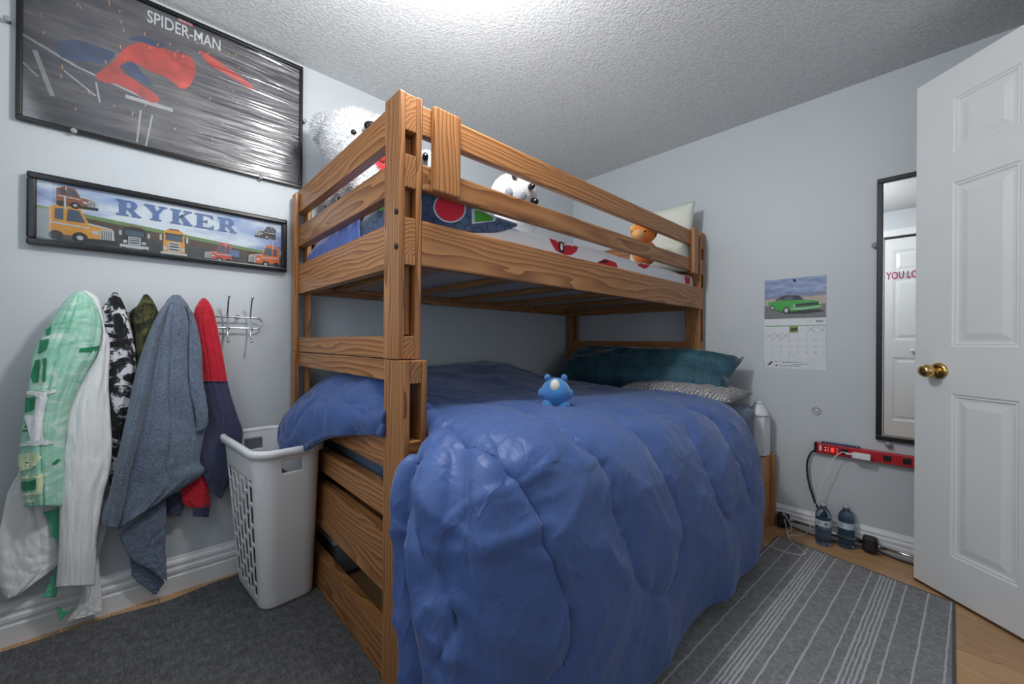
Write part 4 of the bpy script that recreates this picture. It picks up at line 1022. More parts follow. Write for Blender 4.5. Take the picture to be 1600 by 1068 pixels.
def green_mat():
    t = NT('green_towel_print'); v = t.coord('Object', (1, 1, 1)); n = t.noise(t.coord('Object', (2, 5, 9), (0, 0, 0), (.5, 0, 0)), 2.6, 4, .6, 1.5); f = t.noise(v, 300, 3, .8)
    k = t.math('ADD', t.math('MULTIPLY', n, .8), t.math('MULTIPLY', f, .2))
    t.set(Base_Color=t.ramp(k, [(.31, srgb(84, 166, 130)), (.40, srgb(146, 208, 182)), (.54, srgb(170, 220, 200)), (.63, srgb(220, 236, 226))]), Roughness=.95, Sheen_Weight=.2); t.bump(f, .35, .004); return t.m
M_GT = green_mat(); M_WT = fabric('white_terry', (236, 238, 240), .04, 260, .5, .95, .25, .03, .005)
gt = empty('beach_towel', (.09, -2.79, .3), 'green and white printed beach towel with big letters on the leftmost hook', 'towel')
gP = sheet([((119, 456), (131, 455)), ((110, 463), (140, 463)), ((99, 475), (148, 474)), ((74, 515), (158, 508)), ((53, 555), (152, 548)), ((48, 590), (128, 592)), ((40, 640), (108, 640)), ((33, 690), (101, 686)), ((33, 736), (99, 735)), ((39, 790), (97, 790))],
           [.095, .115, .13, .135, .135, .135, .13, .13, .125, .12], [(1.9, .020, .1, .6), (3.3, .007, .4, 1)], seed=1, bulge=.045)
o, GTREE = cloth('printed_side', gP, M_GT, gt); o['label'] = 'green printed front side'
wP = sheet([((128, 454), (134, 454)), ((134, 460), (148, 462)), ((146, 474), (156, 473)), ((160, 510), (164, 516)), ((150, 556), (171, 530)), ((128, 594), (169, 600)), ((107, 640), (171, 640)), ((101, 690), (174, 690)), ((97, 730), (172, 732)), ((94, 780), (160, 780)), ((93, 850), (151, 850)), ((88.5, 917), (147, 914))],
           [.085, .09, .095, .10, .105, .11, .11, .11, .11, .11, .11, .105], [(.9, .010, .3, .5), (1.7, .003, .1, 1)], seed=2, bulge=.03)
o, _t = cloth('white_side', wP, M_WT, gt); o['label'] = 'white terry underside'
lP = sheet([((45, 700), (95, 700)), ((28, 740), (95, 740)), ((13, 768), (94, 790)), ((6, 800), (92, 830)), ((-4, 850), (91, 868)), ((-3, 905), (88, 884)), ((11, 935), (30, 928))],
           [.06, .06, .065, .065, .06, .06, .06], [(1.3, .012, .2, 1)], seed=3, bulge=.01)
o, _t = cloth('white_side', lP, M_WT, gt)
bP = sheet([((128, 780), (170, 780)), ((126, 850), (165, 830)), ((130, 915), (154, 870)), ((122, 945), (158, 930)), ((104, 971), (160, 956))], [.055, .055, .05, .05, .05], [(1.0, .012, .6, 1)], seed=4, bulge=.008)
cloth('white_side', bP, M_WT, gt)
for rows in ([((68, 800), (93, 795)), ((76, 815), (93, 830)), ((80, 832), (93, 850))], [((86, 893), (90, 880)), ((76, 915), (90, 900)), ((66, 933), (88, 932))], [((88, 947), (94, 950)), ((91, 960), (105, 956)), ((94, 969), (112, 952))]):
    q = sheet(rows, [.075]*3, [(1, .003, 0, 1)], 10, seed=9, bulge=.0); cloth('turned_corner', q, fabric('green_terry', (92, 184, 146), .2, 200, .4), gt)
# letters printed on the green side
M_LP = fabric('pale_letter_print', (228, 232, 236), .04, 260, .4); M_DG = fabric('dark_green_print', (36, 132, 90), .15, 200, .4); M_CR = fabric('cream_letter_print', (214, 232, 190), .05, 240, .4)
def LT(pts): return [(a/3.815, 440+b/3.815) for a, b in pts]
def LU(pts): return [(a/3.56, 700+b/3.56) for a, b in pts]
def prints(name, polys, off, mat):
    for p in polys: obj(name, decal(GTREE, [p], off+.001, 5), mat, gt)
prints('letter_print', [LT([(172, 655), (335, 640), (332, 655), (292, 672), (272, 800), (262, 930), (308, 952), (306, 968), (130, 978), (132, 962), (196, 945), (212, 830), (160, 806), (158, 796), (214, 790), (232, 690), (222, 672), (175, 672)])], .0045, M_LP)
prints('leaf_print', [LT([(165, 690), (220, 684), (208, 760), (160, 782)]), LT([(146, 880), (206, 874), (204, 888), (144, 892)]), LT([(178, 840), (208, 838), (196, 866), (152, 868)]), LT([(216, 470), (248, 462), (236, 600), (200, 602), (194, 560)]), LT([(262, 460), (286, 452), (274, 594), (262, 600)]), LT([(250, 350), (302, 342), (286, 404), (234, 430)]), LT([(284, 290), (318, 262), (306, 320), (280, 320)]), LT([(480, 395), (585, 380), (580, 412), (474, 418)])], .004, M_DG)
prints('letter_print', [LU([(118, 28), (205, 22), (222, 50), (210, 90), (180, 110), (116, 124), (116, 108), (170, 98), (196, 76), (200, 50), (190, 38), (118, 42)]), LU([(122, 152), (232, 140), (226, 252), (128, 262), (126, 248), (208, 238), (214, 160), (124, 170)]), LU([(145, 284), (210, 276), (210, 292), (146, 300)])], .0048, M_CR)
prints('leaf_print', [LU([(120, 52), (182, 44), (194, 62), (176, 86), (120, 98)]), LU([(128, 186), (208, 172), (204, 226), (130, 236)]), LU([(290, 82), (318, 54), (330, 64), (302, 90)])], .004, M_DG)

def camo(name, cols, sc, sh=(1, 1, 1)):
    t = NT(name); n = t.noise(t.coord('Object', sh), sc, 5, .65, .8); f = t.noise(t.coord(), 300, 3)
    st = [((0, .42, .49, .535)[i], srgb(*c)) for i, c in enumerate(cols)]
    t.set(Base_Color=t.ramp(n, st, 'CONSTANT'), Roughness=.9); t.bump(f, .25, .003); return t.m
M_BW = camo('black_white_print', [(22, 22, 26), (26, 26, 30), (70, 72, 78), (206, 208, 214)], 17, (1, 1, 1.25))
P_ = sheet([((178, 457), (182, 457)), ((170, 468), (188, 466)), ((160, 485), (196, 484)), ((163, 510), (203, 510)), ((169, 545), (211, 550)), ((169, 600), (213, 600)), ((171, 650), (205, 655)), ((174, 700), (196, 700)), ((172, 750), (200, 760)), ((175, 800), (200, 800))], [.085, .095, .10, .10, .095, .09, .085, .08, .07, .06], [(2, .010, .3, 1), (4.3, .005, .1, 1)], 30, seed=5, bulge=.018)
bw = tag(cloth('hooded_shirt', P_, M_BW)[0], 'black shirt with white splattered print hanging second from left', 'clothing')
M_OL = camo('olive_camo', [(26, 28, 22), (44, 46, 30), (70, 70, 40), (94, 92, 56)], 9)
ol = empty('camo_jacket', (.07, -2.61, .9), 'dark olive camouflage garment hanging third from left', 'clothing')
P_ = sheet([((226, 460), (230, 460)), ((219, 472), (238, 470)), ((210, 490), (247, 490)), ((211, 520), (250, 520)), ((213, 560), (246, 560)), ((205, 610), (246, 620)), ((205, 680), (246, 690))], [.075, .085, .085, .085, .08, .075, .07], [(2, .012, .2, 1)], 28, seed=6, bulge=.015)
cloth('body_panel', P_, M_OL, ol)
P_ = sheet([((213, 480), (219, 476)), ((203, 489), (217, 490)), ((205, 510), (214, 510)), ((210, 545), (216, 545))], [.06, .06, .06, .06], [(1, .004, 0, 1)], 10, seed=16, bulge=.004)
cloth('sleeve', P_, M_OL, ol)
M_GY = fabric('slate_terry', (108, 122, 142), .34, 130, .9, .98, .25, .08, .008)
gy = empty('bath_towel', (.1, -2.53, .2), 'slate grey terry bath towel hanging in a twist from the fourth hook', 'towel')
P_ = sheet([((271, 461), (279, 461)), ((262, 470), (286, 468)), ((255, 485), (294, 480)), ((240, 515), (305, 508)), ((228, 560), (312, 560)), ((216, 610), (318, 610)), ((208, 660), (322, 650)), ((202, 700), (316, 690)), ((196, 740), (311, 720)), ((190, 780), (316, 740)), ((184, 826), (262, 775))],
           [.10, .12, .13, .135, .135, .135, .13, .13, .125, .12, .115], [(1.6, .020, .15, .7), (3.1, .009, .5, 1)], 64, seed=7, bulge=.045)
cloth('main_fall', P_, M_GY, gy, .006)
P_ = sheet([((262, 472), (270, 468)), ((247, 492), (262, 486)), ((230, 530), (252, 524)), ((214, 580), (240, 582)), ((197, 660), (224, 660)), ((180, 735), (204, 735)), ((172, 770), (198, 765)), ((161, 800), (192, 800)), ((160, 819), (183, 826))],
           [.11, .13, .14, .145, .145, .14, .135, .13, .125], [(1.6, .010, .5, .5)], 28, seed=8, bulge=.06)
o, GYT = cloth('side_fold', P_, M_GY, gy, .006)
for k in range(5):
    y = 742+k*4.6
    pts = []
    for px in range(176, 200, 3):
        r = ray(px, y+ (px-176)*.12).normalized(); h = GYT.ray_cast(CAM, r)
        if h[0]: pts.append(h[0]-r*.004)
    if len(pts) > 3: obj('dobby_band', tube(pts, .0022, 5), M_GY, gy, smooth=True)
P_ = sheet([((186, 835), (258, 780)), ((196, 858), (259, 800)), ((210, 876), (258, 830)), ((226, 884), (258, 860)), ((240, 892), (260, 890)), ((250, 901), (260, 906))], [.095, .09, .085, .085, .085, .085], [(1, .01, .3, 1)], 24, seed=9, bulge=.01)
cloth('tail_fold', P_, M_GY, gy, .006)
P_ = sheet([((202, 866), (235, 870)), ((205, 885), (242, 896)), ((208, 900), (256, 908)), ((228, 916), (250, 918)), ((241, 927), (245, 927))], [.06, .06, .06, .06, .06], [(1, .004, 0, 1)], 14, seed=10, bulge=.004)
cloth('tail_back', P_, M_GY, gy, .006)
P_ = sheet([((292, 478), (300, 488)), ((297, 500), (307, 510)), ((296, 540), (314, 545)), ((297, 600), (316, 590)), ((305, 640), (324, 640)), ((309, 662), (323, 664)), ((308, 674), (314, 672))], [.145, .15, .155, .155, .15, .145, .14], [(1, .004, .3, 1)], 14, seed=11, bulge=.008)
cloth('front_fold', P_, M_GY, gy, .006)
hem_pts = []
rd = empty('sweatshirt', (.08, -2.44, .4), 'red and navy sweatshirt hanging on the hook nearest the bare hooks', 'clothing')
M_RD = fabric('red_fleece', (190, 34, 52), .08, 240, .3, .9, .3); M_NV = fabric('navy_fleece', (62, 66, 92), .1, 240, .3, .9, .3)
P_ = sheet([((316, 466), (320, 466)), ((310, 474), (326, 472)), ((304, 488), (333, 486)), ((303, 520), (341, 520)), ((308, 560), (349, 560)), ((312, 596), (355, 597))], [.085, .095, .10, .10, .10, .095], [(2.2, .012, .1, .4)], 32, seed=12, bulge=.018)
cloth('red_top', P_, M_RD, rd)
P_ = sheet([((312, 595), (355, 596)), ((316, 620), (362, 622)), ((322, 650), (371, 650)), ((318, 680), (379, 676)), ((310, 705), (374, 712)), ((312, 730), (364, 745)), ((325, 755), (352, 765)), ((338, 776), (346, 778))], [.095, .095, .095, .09, .09, .085, .08, .08], [(2.0, .010, .1, .4)], 36, seed=13, bulge=.018)
cloth('navy_body', P_, M_NV, rd)
obj('seam', tube([q+Vector((.004, 0, 0)) for q in P_[0]], .0022, 6), M_NV, rd, smooth=True)
P_ = sheet([((284, 730), (322, 735)), ((284, 760), (325, 760)), ((286, 785), (328, 780)), ((302, 793), (328, 792))], [.06, .065, .065, .065], [(2, .008, .2, .5)], 22, seed=14, bulge=.01)
cloth('sleeve', P_, M_RD, rd)
P_ = sheet([((302, 789), (328, 788)), ((301, 798), (327, 798)), ((302, 806), (326, 807))], [.066]*3, [(3, .003, .2, .5)], 18, seed=15, bulge=.006)
cloth('cuff', P_, M_NV, rd)
P_ = sheet([((256, 770), (290, 770)), ((254, 790), (288, 788)), ((262, 805), (282, 806))], [.05]*3, [(2, .005, .2, .5)], 18, seed=17, bulge=.006)
cloth('sleeve', P_, M_NV, rd)

# ------------------------------------------------------------------ laundry basket
lb = empty('laundry_basket', (.235, -2.225, 0), 'tall white plastic laundry basket with slotted sides and handle holes', 'laundry basket')
M_PLA = plain('white_plastic', (228, 230, 233), .32, var=.01, nscale=4, spec=.45)
HB = .612
def ring(z, inset=0.0, n=None):
    t = z/HB; hx = lerp(.168, .228, t)-inset; hy = lerp(.092, .112, t)-inset; c = Vector((lerp(.226, .275, t), lerp(-2.212, -2.243, t), 0)); r = lerp(.045, .06, t)
    return c, hx, hy, max(r-inset, .01)
ROT = Matrix.Rotation(math.radians(5), 3, 'Z')
NC = 6
su = [k/30 for k in range(31)]     # fine spacing on each straight side
def ring_pts(z, inset=0.0):
    c, hx, hy, r = ring(z, inset); out = []
    def side(a, b): return [Vector(a).lerp(Vector(b), k) for k in su]
    segs = [((-hx+r, -hy), (hx-r, -hy), 'f', (hx-r, -hy+r), -PI/2), ((hx, -hy+r), (hx, hy-r), 'r', (hx-r, hy-r), 0), ((hx-r, hy), (-hx+r, hy), 'b', (-hx+r, hy-r), PI/2), ((-hx, hy-r), (-hx, -hy+r), 'l', (-hx+r, -hy+r), PI)]
    for a, b, nm, cc_, an in segs:
        for i, p in enumerate(side((*a, 0), (*b, 0))): out.append((p, nm, su[i]))
        for k in range(1, NC): out.append((Vector((cc_[0]+r*math.cos(an+k*PI/2/NC), cc_[1]+r*math.sin(an+k*PI/2/NC), 0)), 'c', 0))
    return [(ROT @ p + c + Vector((0, 0, z)), nm, u) for p, nm, u in out]
zs = [.012+.0075*k for k in range(int((HB-.012)/.0075)+1)]
R_ = [ring_pts(z) for z in zs]
bm = bmesh.new(); V = [[bm.verts.new(p) for p, _, _ in row] for row in R_]
NSL = 6
def hole(nm, u, z):
    if nm in ('f', 'b'):
        k = u*NSL*1.0; fr = k % 1
        if z < .05 or z > (.50 if nm == 'f' else .33): return False
        zz = (z-.05 + (.039 if int(k) % 2 else 0)) % .078
        return .18 < fr < .82 and zz > .013
    if nm in ('r', 'l'): return .16 < u < .84 and .530 < z < .576
    return False
n = len(R_[0])
for i in range(len(zs)-1):
    for j in range(n):
        j2 = (j+1) % n; nm = R_[i][j][1]; um_ = (R_[i][j][2]+.5/30); zm = (zs[i]+zs[i+1])/2
        if nm != 'c' and R_[i][j][2] < .999 and hole(nm, um_, zm): continue
        bm.faces.new((V[i][j], V[i][j2], V[i+1][j2], V[i+1][j]))
bt = [bm.verts.new(p) for p, _, _ in ring_pts(0.002, .012)]
for j in range(n): bm.faces.new((bt[j], bt[(j+1) % n], V[0][(j+1) % n], V[0][j]))
bm.faces.new(bt[::-1])
o = obj('basket_body', bm, M_PLA, lb, smooth=True); solid(o, .003, 0)
prof = [(-.004, -.004), (.010, -.020), (.015, -.020), (.017, -.004), (.013, .006), (.003, .009), (-.004, .005)]
rows = [[p for p, _, _ in ring_pts(HB+dz, -dx)] for dx, dz in prof]; rows.append(rows[0])
obj('rim', grid_mesh(rows, True), M_PLA, lb, smooth=True)
# washing in the basket
bmk = ellipsoid((.242, -2.226, .255), (.158, .085, .245), ROT.to_4x4(), 4, lambda p: (1+.05*noise_f(p, 2.2, 3.1))*(.86/max(.6, (abs(p.x)**5+abs(p.y)**5+abs(p.z)**5)**.2)))
tag(obj('clothes_heap', bmk, fabric('dark_washing', (40, 44, 58), .3, 20, .3, .9, .2, .3), smooth=True), 'dark washing showing through the slots of the laundry basket', 'laundry')

# storage bin under the bed
sb = empty('storage_bin', (.34, -1.90, 0), 'pale grey lidded storage bin pushed under the foot of the bed', 'storage bin')
M_BIN = plain('grey_bin_plastic', (178, 184, 192), .35, var=.03)
bm = rounded_slab(.10, .37, -2.02, -1.70, .012, .158, .02); obj('tub', bm, plain('frosted_bin_plastic', (120, 128, 136), .4), sb, smooth=True)
obj('lid', rounded_slab(.09, .38, -2.035, -1.69, .150, .176, .010), M_BIN, sb, smooth=True)

# ------------------------------------------------------------------ rugs
def carpet_mat():
    t = NT('charcoal_carpet'); v = t.coord(); a = t.noise(v, 260, 3, .8); b = t.noise(v, 40, 4, .7); c = t.noise(t.coord('Object', (6, 50, 1), (0, 0, 0), (0, 0, .5)), 3, 3)
    f = t.math('ADD', t.math('ADD', t.math('MULTIPLY', a, .5), t.math('MULTIPLY', b, .3)), t.math('MULTIPLY', c, .2))
    t.set(Base_Color=t.ramp(f, [(.36, srgb(62, 63, 65)), (.5, srgb(92, 93, 95)), (.66, srgb(130, 131, 133))]), Roughness=1.0, Specular_IOR_Level=.1); t.bump(f, .6, .008); return t.m
edge = [(.046+.014*noise.noise(Vector((y*4, 0, 0)))+.03*math.exp(-((y+2.56)/.12)**2), y) for y in [FY+.01+k*.03 for k in range(31)]]
edge = [(x, y) for x, y in edge if y < -2.13]
pts = edge+[(.08, -2.113), (.08, -2.095), (.98, -2.095), (.98, -2.113), (1.40, -2.113), (1.62, FY+.01)]
bm = bmesh.new(); f = bm.faces.new([bm.verts.new((x, y, .0005)) for x, y in pts]); r = bmesh.ops.extrude_face_region(bm, geom=[f])
for v_ in r['geom']:
    if isinstance(v_, bmesh.types.BMVert): v_.co.z = .006
bmesh.ops.recalc_face_normals(bm, faces=bm.faces)
tag(obj('carpet_mat', bm, carpet_mat()), 'plain charcoal carpet mat at the foot of the bed', 'rug')
def stripe_mat():
    t = NT('striped_rug'); tc = t.n('ShaderNodeTexCoord'); s = t.n('ShaderNodeSeparateXYZ'); t.link(tc.outputs['Object'], s.inputs[0])
    wob = t.noise(t.coord('Object', (14, 6, 1)), 3, 2); a = t.noise(t.coord(), 330, 3, .8); b = t.noise(t.coord(), 70, 3, .7)
    x = t.math('ADD', s.outputs[0], t.math('MULTIPLY', t.math('SUBTRACT', wob, .5), .006))
    fr = t.math('FRACT', t.math('ADD', t.math('DIVIDE', x, .2375), 20.0))
    base = t.ramp(t.math('ADD', t.math('MULTIPLY', a, .55), t.math('MULTIPLY', b, .45)), [(.34, srgb(104, 105, 107)), (.52, srgb(136, 137, 139)), (.68, srgb(170, 171, 173))])
    st = [(0, (1,)*3)]; wd = .022
    for p in (.126, .176, .226, .276, .326, .467, .737): st += [(st and p-wd/2, (1,)*3), (p+wd/2, (0,)*3)]
    st = [(0.0, (1,)*3), (wd/2, (0,)*3)]+st[1:]+[(1-wd/2, (1,)*3)]
    k = t.ramp(fr, st, 'CONSTANT')
    m = t.n('ShaderNodeMix', data_type='RGBA'); t.link(t.math('MULTIPLY', k, .75), m.inputs[0]); t.link(base, m.inputs[6]); m.inputs[7].default_value = (*srgb(196, 197, 199), 1)
    t.set(Base_Color=m.outputs[2], Roughness=1.0, Specular_IOR_Level=.1); t.bump(t.math('ADD', a, t.math('MULTIPLY', k, .5)), .5, .006); return t.m
SA = .0404
MS = Matrix.Translation((1.642, -.25, 0)) @ Matrix.Rotation(-SA, 4, 'Z')
loc = lambda x, y: (MS.inverted() @ Vector((x, y, 0))).to_tuple()[:2]
c4 = [loc(1.51, -.192), loc(2.119, -.312), loc(2.096, -2.10), loc(1.42, -2.10)]
bm = bmesh.new(); f = bm.faces.new([bm.verts.new((x, y, .0005)) for x, y in c4]); r = bmesh.ops.extrude_face_region(bm, geom=[f])
for v_ in r['geom']:
    if isinstance(v_, bmesh.types.BMVert): v_.co.z = .007
bmesh.ops.recalc_face_normals(bm, faces=bm.faces)
rug = tag(obj('striped_rug', bm, stripe_mat(), None, MS, center=False), 'grey flatwoven rug with pale stripes beside the bed', 'rug')
def bind(name, a, b): return obj(name, tube([(*a, .004), (*b, .004)], .005, 6), fabric('rug_binding', (74, 76, 80), .1), rug, MS)
for a, b in ((c4[0], c4[1]), (c4[1], c4[2]), (c4[0], c4[3])): bind('binding', a, b)

# ------------------------------------------------------------------ back wall things
cal = empty('calendar', (1.53, 0, .865), 'wall calendar with a green car photo above the month page', 'calendar')
def CP(x, y): p = at(1180+x/6.285, 420+y/6.285, 1, -.004); return (p.x, p.z)
def CQ(*pts): return [CP(a, b) for a, b in pts]
M_PAPER = plain('calendar_paper', (214, 220, 226), .5, var=.02)
obj('picture_page', box((1.389, 1.143, .0022), (1.671, 1.366, .0042)), M_PAPER, cal, MB)
obj('month_page', box((1.389, .905, .0012), (1.672, 1.143, .0030)), M_PAPER, cal, MB)
obj('footer_strip', box((1.394, .866, .0004), (1.674, .912, .0012)), M_PAPER, cal, MB)
Z0 = .0044
def cpart(name, mat, polys, k): return flat_part(name, polys, Z0+k*.0002, mat, cal, MB)
def sky2():
    t = NT('calendar_sky'); n = t.noise(t.coord('Object', (2, 8, 1)), 6, 4)
    t.set(Base_Color=t.ramp(n, [(.35, srgb(92, 116, 164)), (.65, srgb(150, 168, 200))]), Roughness=.4); return t.m
cpart('sky_print', sky2(), [rect(1.390, 1.26, 1.6705, 1.365)], 0)
cpart('beach_print', pm('sand', (176, 164, 152)), [rect(1.390, 1.215, 1.6705, 1.262)], 0)
cpart('asphalt_print', pm('asphalt', (112, 114, 118)), [rect(1.390, 1.144, 1.6705, 1.217)], 0)
cpart('hills_print', pm('hills', (116, 126, 150)), [CQ((95, 290), (240, 262), (480, 235), (690, 215), (690, 245), (400, 262), (95, 305))], 1)
cpart('car_shadow_print', P_K, [CQ((140, 385), (300, 440), (480, 440), (680, 415), (640, 395), (300, 395))], 1)
M_CG = plain('car_green', (40, 156, 52), .35, var=.1)
cpart('car_body_print', M_CG, [CQ((125, 335), (190, 318), (300, 308), (470, 305), (600, 305), (650, 322), (655, 352), (640, 380), (480, 402), (350, 418), (330, 395), (290, 380), (270, 420), (190, 398), (180, 370), (140, 362))], 2)
cpart('car_roof_print', pm('roof', (36, 38, 56)), [CQ((192, 312), (250, 272), (300, 260), (430, 260), (480, 302), (380, 306))], 3)
cpart('car_window_print', P_G, [CQ((212, 312), (256, 278), (262, 310)), CQ((272, 306), (300, 274), (368, 272), (384, 302))], 4)
cpart('car_grille_print', P_K, [CQ((392, 345), (620, 322), (630, 348), (400, 370))], 4)
cpart('car_bumper_print', P_C, [CQ((350, 382), (480, 384), (650, 358), (652, 366), (480, 396), (352, 394))], 5)
for cx, cy in ((382, 358), (636, 332)): cpart('car_headlight_print', P_C, [[CP(cx+11*math.cos(a*PI/5), cy+11*math.sin(a*PI/5)) for a in range(10)]], 6)
for cx, cy, r in ((305, 406, 30), (170, 384, 20)):
    cpart('car_wheel_print', P_K, [[CP(cx+r*math.cos(a*PI/8), cy+r*1.2*math.sin(a*PI/8)) for a in range(16)]], 5)
    cpart('car_hub_print', P_C, [[CP(cx+r*.6*math.cos(a*PI/6), cy+r*.75*math.sin(a*PI/6)) for a in range(12)]], 6)
Z0 = .0032
cpart('green_rule', pm('rule', (110, 176, 116)), [CQ((95, 558), (698, 546), (698, 554), (95, 568))], 0)
obj('month_text', text_bm('AUGUST', .036, .012, 1.578, 1.119), pm('month', (176, 204, 182)), cal, MB @ Matrix.Translation((0, 0, Z0)))
obj('year_text', text_bm('2025', .033, .012, 1.628, 1.119, bold=.02), P_K, cal, MB @ Matrix.Translation((0, 0, Z0)))
cpart('picture_inset', pm('inset', (132, 140, 60)), [CQ((336, 565), (420, 560), (420, 622), (337, 626))], 1)
flat_part('inset_car_print', [CQ((345, 585), (410, 578), (412, 600), (348, 606))], Z0+.0005, P_K, cal, MB)
for k, (a, b, c, d) in enumerate(((105, 632, 172, 684), (104, 684, 174, 632), (190, 630, 256, 684), (186, 684, 256, 632), (262, 630, 336, 682), (256, 684, 338, 628), (510, 566, 586, 618), (508, 620, 592, 560), (612, 566, 676, 614), (610, 634, 690, 572))):
    p, q = CP(a, b), CP(c, d); flat_part('pen_cross', [line2(p[0], p[1], q[0], q[1], .0012)], Z0+.0004, P_K, cal, MB)
dates = [[None, None, None, None, None, 1, 2], [3, 4, 5, 6, 7, 8, 9], [10, 11, 12, 13, 14, 15, 16], [17, 18, 19, 20, 21, 22, 23], [24, 25, 26, 27, 28, 29, 30], [31]]
M_NUM = pm('number', (92, 98, 108))
for r_, wk in enumerate(dates):
    for c_, dnum in enumerate(wk):
        if dnum is None: continue
        x, z = CP(168+83.2*c_, (575, 636, 697, 758, 820, 846)[r_])
        obj('date_text', text_bm(str(dnum), None, .0060, x-.003, z-.003), M_NUM, cal, MB @ Matrix.Translation((0, 0, Z0)))
M_RULE = pm('grid', (186, 194, 202))
gl_ = [rect(1.390+.2815*k/7-.0003, .912, 1.390+.2815*k/7+.0003, 1.105) for k in range(1, 7)]+[rect(1.390, 1.105-.0285*k-.0003, 1.671, 1.105-.0285*k+.0003) for k in range(1, 7)]
o = flat_part('grid_lines', gl_, Z0, M_RULE, cal, MB); o['kind'] = 'stuff'
Z0 = .0014
cpart('footer_mark', P_K, [CQ((110, 945), (160, 905), (172, 912), (140, 942)), ], 0)
cpart('footer_mark', P_K, [CQ((190, 898), (222, 896), (222, 908), (196, 912))], 0); cpart('footer_mark', P_K, [CQ((196, 940), (216, 938), (216, 950), (200, 952))], 0); cpart('footer_mark', P_K, [CQ((140, 896), (156, 894), (154, 904), (142, 905))], 0)
for y, a, b in ((912, 265, 636), (934, 365, 525), (948, 240, 440)):
    segs = []; x = a; rnd = random.Random(y)
    while x < b:
        w_ = rnd.uniform(14, 40); segs.append(CQ((x, y), (min(x+w_, b), y), (min(x+w_, b), y+6), (x, y+6))); x += w_+6
    o = flat_part('small_print', segs, Z0, M_NUM, cal, MB); o['kind'] = 'stuff'
p = CP(388, 112); obj('push_pin', lathe([(.003, 0), (.003, .004), (.006, .006), (.0065, .012), (.0005, .014)], 12), plain('blue_pin', (30, 50, 90), .3), cal, MB @ Matrix.Translation((p[0], p[1], .004)), center=False)

# mirror
mi = empty('wall_mirror', (2.05, 0, .545), 'tall mirror in a black frame on the wall behind the open door', 'mirror')
MX0, MX1, MZ0, MZ1 = 1.868, 2.222, .545, 1.798
TIL = Matrix.Translation((0, -.001, MZ0)) @ Matrix.Rotation(.0098, 4, 'X') @ Matrix.Translation((0, 0, -MZ0))
MM = TIL @ MB
frame_parts(mi, 'frame_rail', MX0, MX1, MZ0, MZ1, .022, .021, plain('satin_black_frame', (20, 20, 22), .3), MM, .0, .003)
t = NT('mirror_silver'); t.set(Base_Color=(.90, .92, .93, 1), Metallic=1.0, Roughness=.0)
obj('mirror_glass', box((MX0+.016, MZ0+.016, .008), (MX1-.016, MZ1-.016, .0095)), t.m, mi, MM)
obj('backing_board', box((MX0+.01, MZ0+.01, .002), (MX1-.01, MZ1-.01, .007)), plain('brown_board', (110, 90, 70), .8), mi, MM)
obj('clear_strip', box((1.930, 1.316, .0096), (2.195, 1.342, .0099)), clear('label_film', (.93, .93, .95), .3).m, mi, MM)
obj('decal_text', text_bm('YOU LO', .108, .036, 1.901, 1.312, bold=.02), plain('pink_vinyl', (214, 48, 116), .4), mi, MM @ Matrix.Translation((0, 0, .0101)))
for px, py in ((1367.5, 383.5), (1388, 693.5)):
    q = at(px, py, 1, -.012)
    obj('mirror_clip', lathe([(.010, 0), (.010, .016), (.013, .019), (.013, .025), (.0005, .027)], 14), M_CLIP, mi, MB @ Matrix.Translation((q.x, q.z, 0)), center=False, smooth=True)
# clear bumper on the wall
q = at(1275.5, 641, 1, -.004)
db = empty('wall_bumper', (q.x, 0, q.z-.022), 'round clear plastic bumper stuck on the wall below the calendar', 'bumper')
obj('ring', lathe([(.014, 0), (.0215, 0), (.0225, .004), (.020, .008), (.016, .006), (.014, 0)], 28, None, False), plain('bumper_plastic', (196, 200, 206), .15), db, MB @ Matrix.Translation((q.x, q.z, 0)), center=False, smooth=True)
obj('dome', lathe([(.013, 0), (.012, .004), (.008, .007), (.0005, .008)], 24), plain('bumper_plastic', (196, 200, 206), .15), db, MB @ Matrix.Translation((q.x, q.z, 0)), center=False, smooth=True)

# power bar
pb = empty('power_bar', (1.84, 0, .437), 'long red metal power bar fixed to the wall under the mirror', 'power strip')
M_PB = plain('red_enamel', (186, 26, 40), .3, var=.05)
PB0, PB1, PZ0, PZ1, PD = 1.640, 2.30, .438, .490, .034
obj('housing', box((PB0, PZ0, .001), (PB1, PZ1, PD), .004), M_PB, pb, MB)
obj('end_cap', box((PB0-.010, PZ0-.001, .001), (PB0-.0003, PZ1+.001, PD+.001), .003), M_BLACK, pb, MB)
for u in (1.755, 1.911, 1.978, 2.045, 2.112, 2.179):
    ot = obj('outlet', box((u-.014, PZ0+.013, PD-.002), (u+.014, PZ1-.011, PD+.0015), .002), M_BLACK, pb, MB)
    for du in (-.005, .005): obj('slot', box((u+du-.0012, .466, PD+.0014), (u+du+.0012, .474, PD+.0019)), plain('slot_dark', (70, 72, 76), .4), ot, MB)
obj('switch', box((1.699, .452, PD-.002), (1.713, .474, PD+.004), .002), emit('lit_red_switch', (255, 60, 40), .7), pb, MB)
for z in (.457, .470): obj('indicator_lamp', ellipsoid((0, 0, 0), (.003, .003, .003), None, 2), emit('amber_lamp', (255, 210, 110), .8), pb, MB @ Matrix.Translation((1.678, z, PD)))
flat_part('maker_label', [rect(1.651, .451, 1.662, .480)], PD+.0006, plain('label_grey', (206, 200, 204), .5), pb, MB)
o = flat_part('small_print', [rect(1.686, .450+k*.006, 1.692, .4525+k*.006) for k in range(5)]+[rect(1.722, .450+k*.006, 1.728, .4525+k*.006) for k in range(5)], PD+.0006, CACHE['label_grey'], pb, MB); o['kind'] = 'stuff'
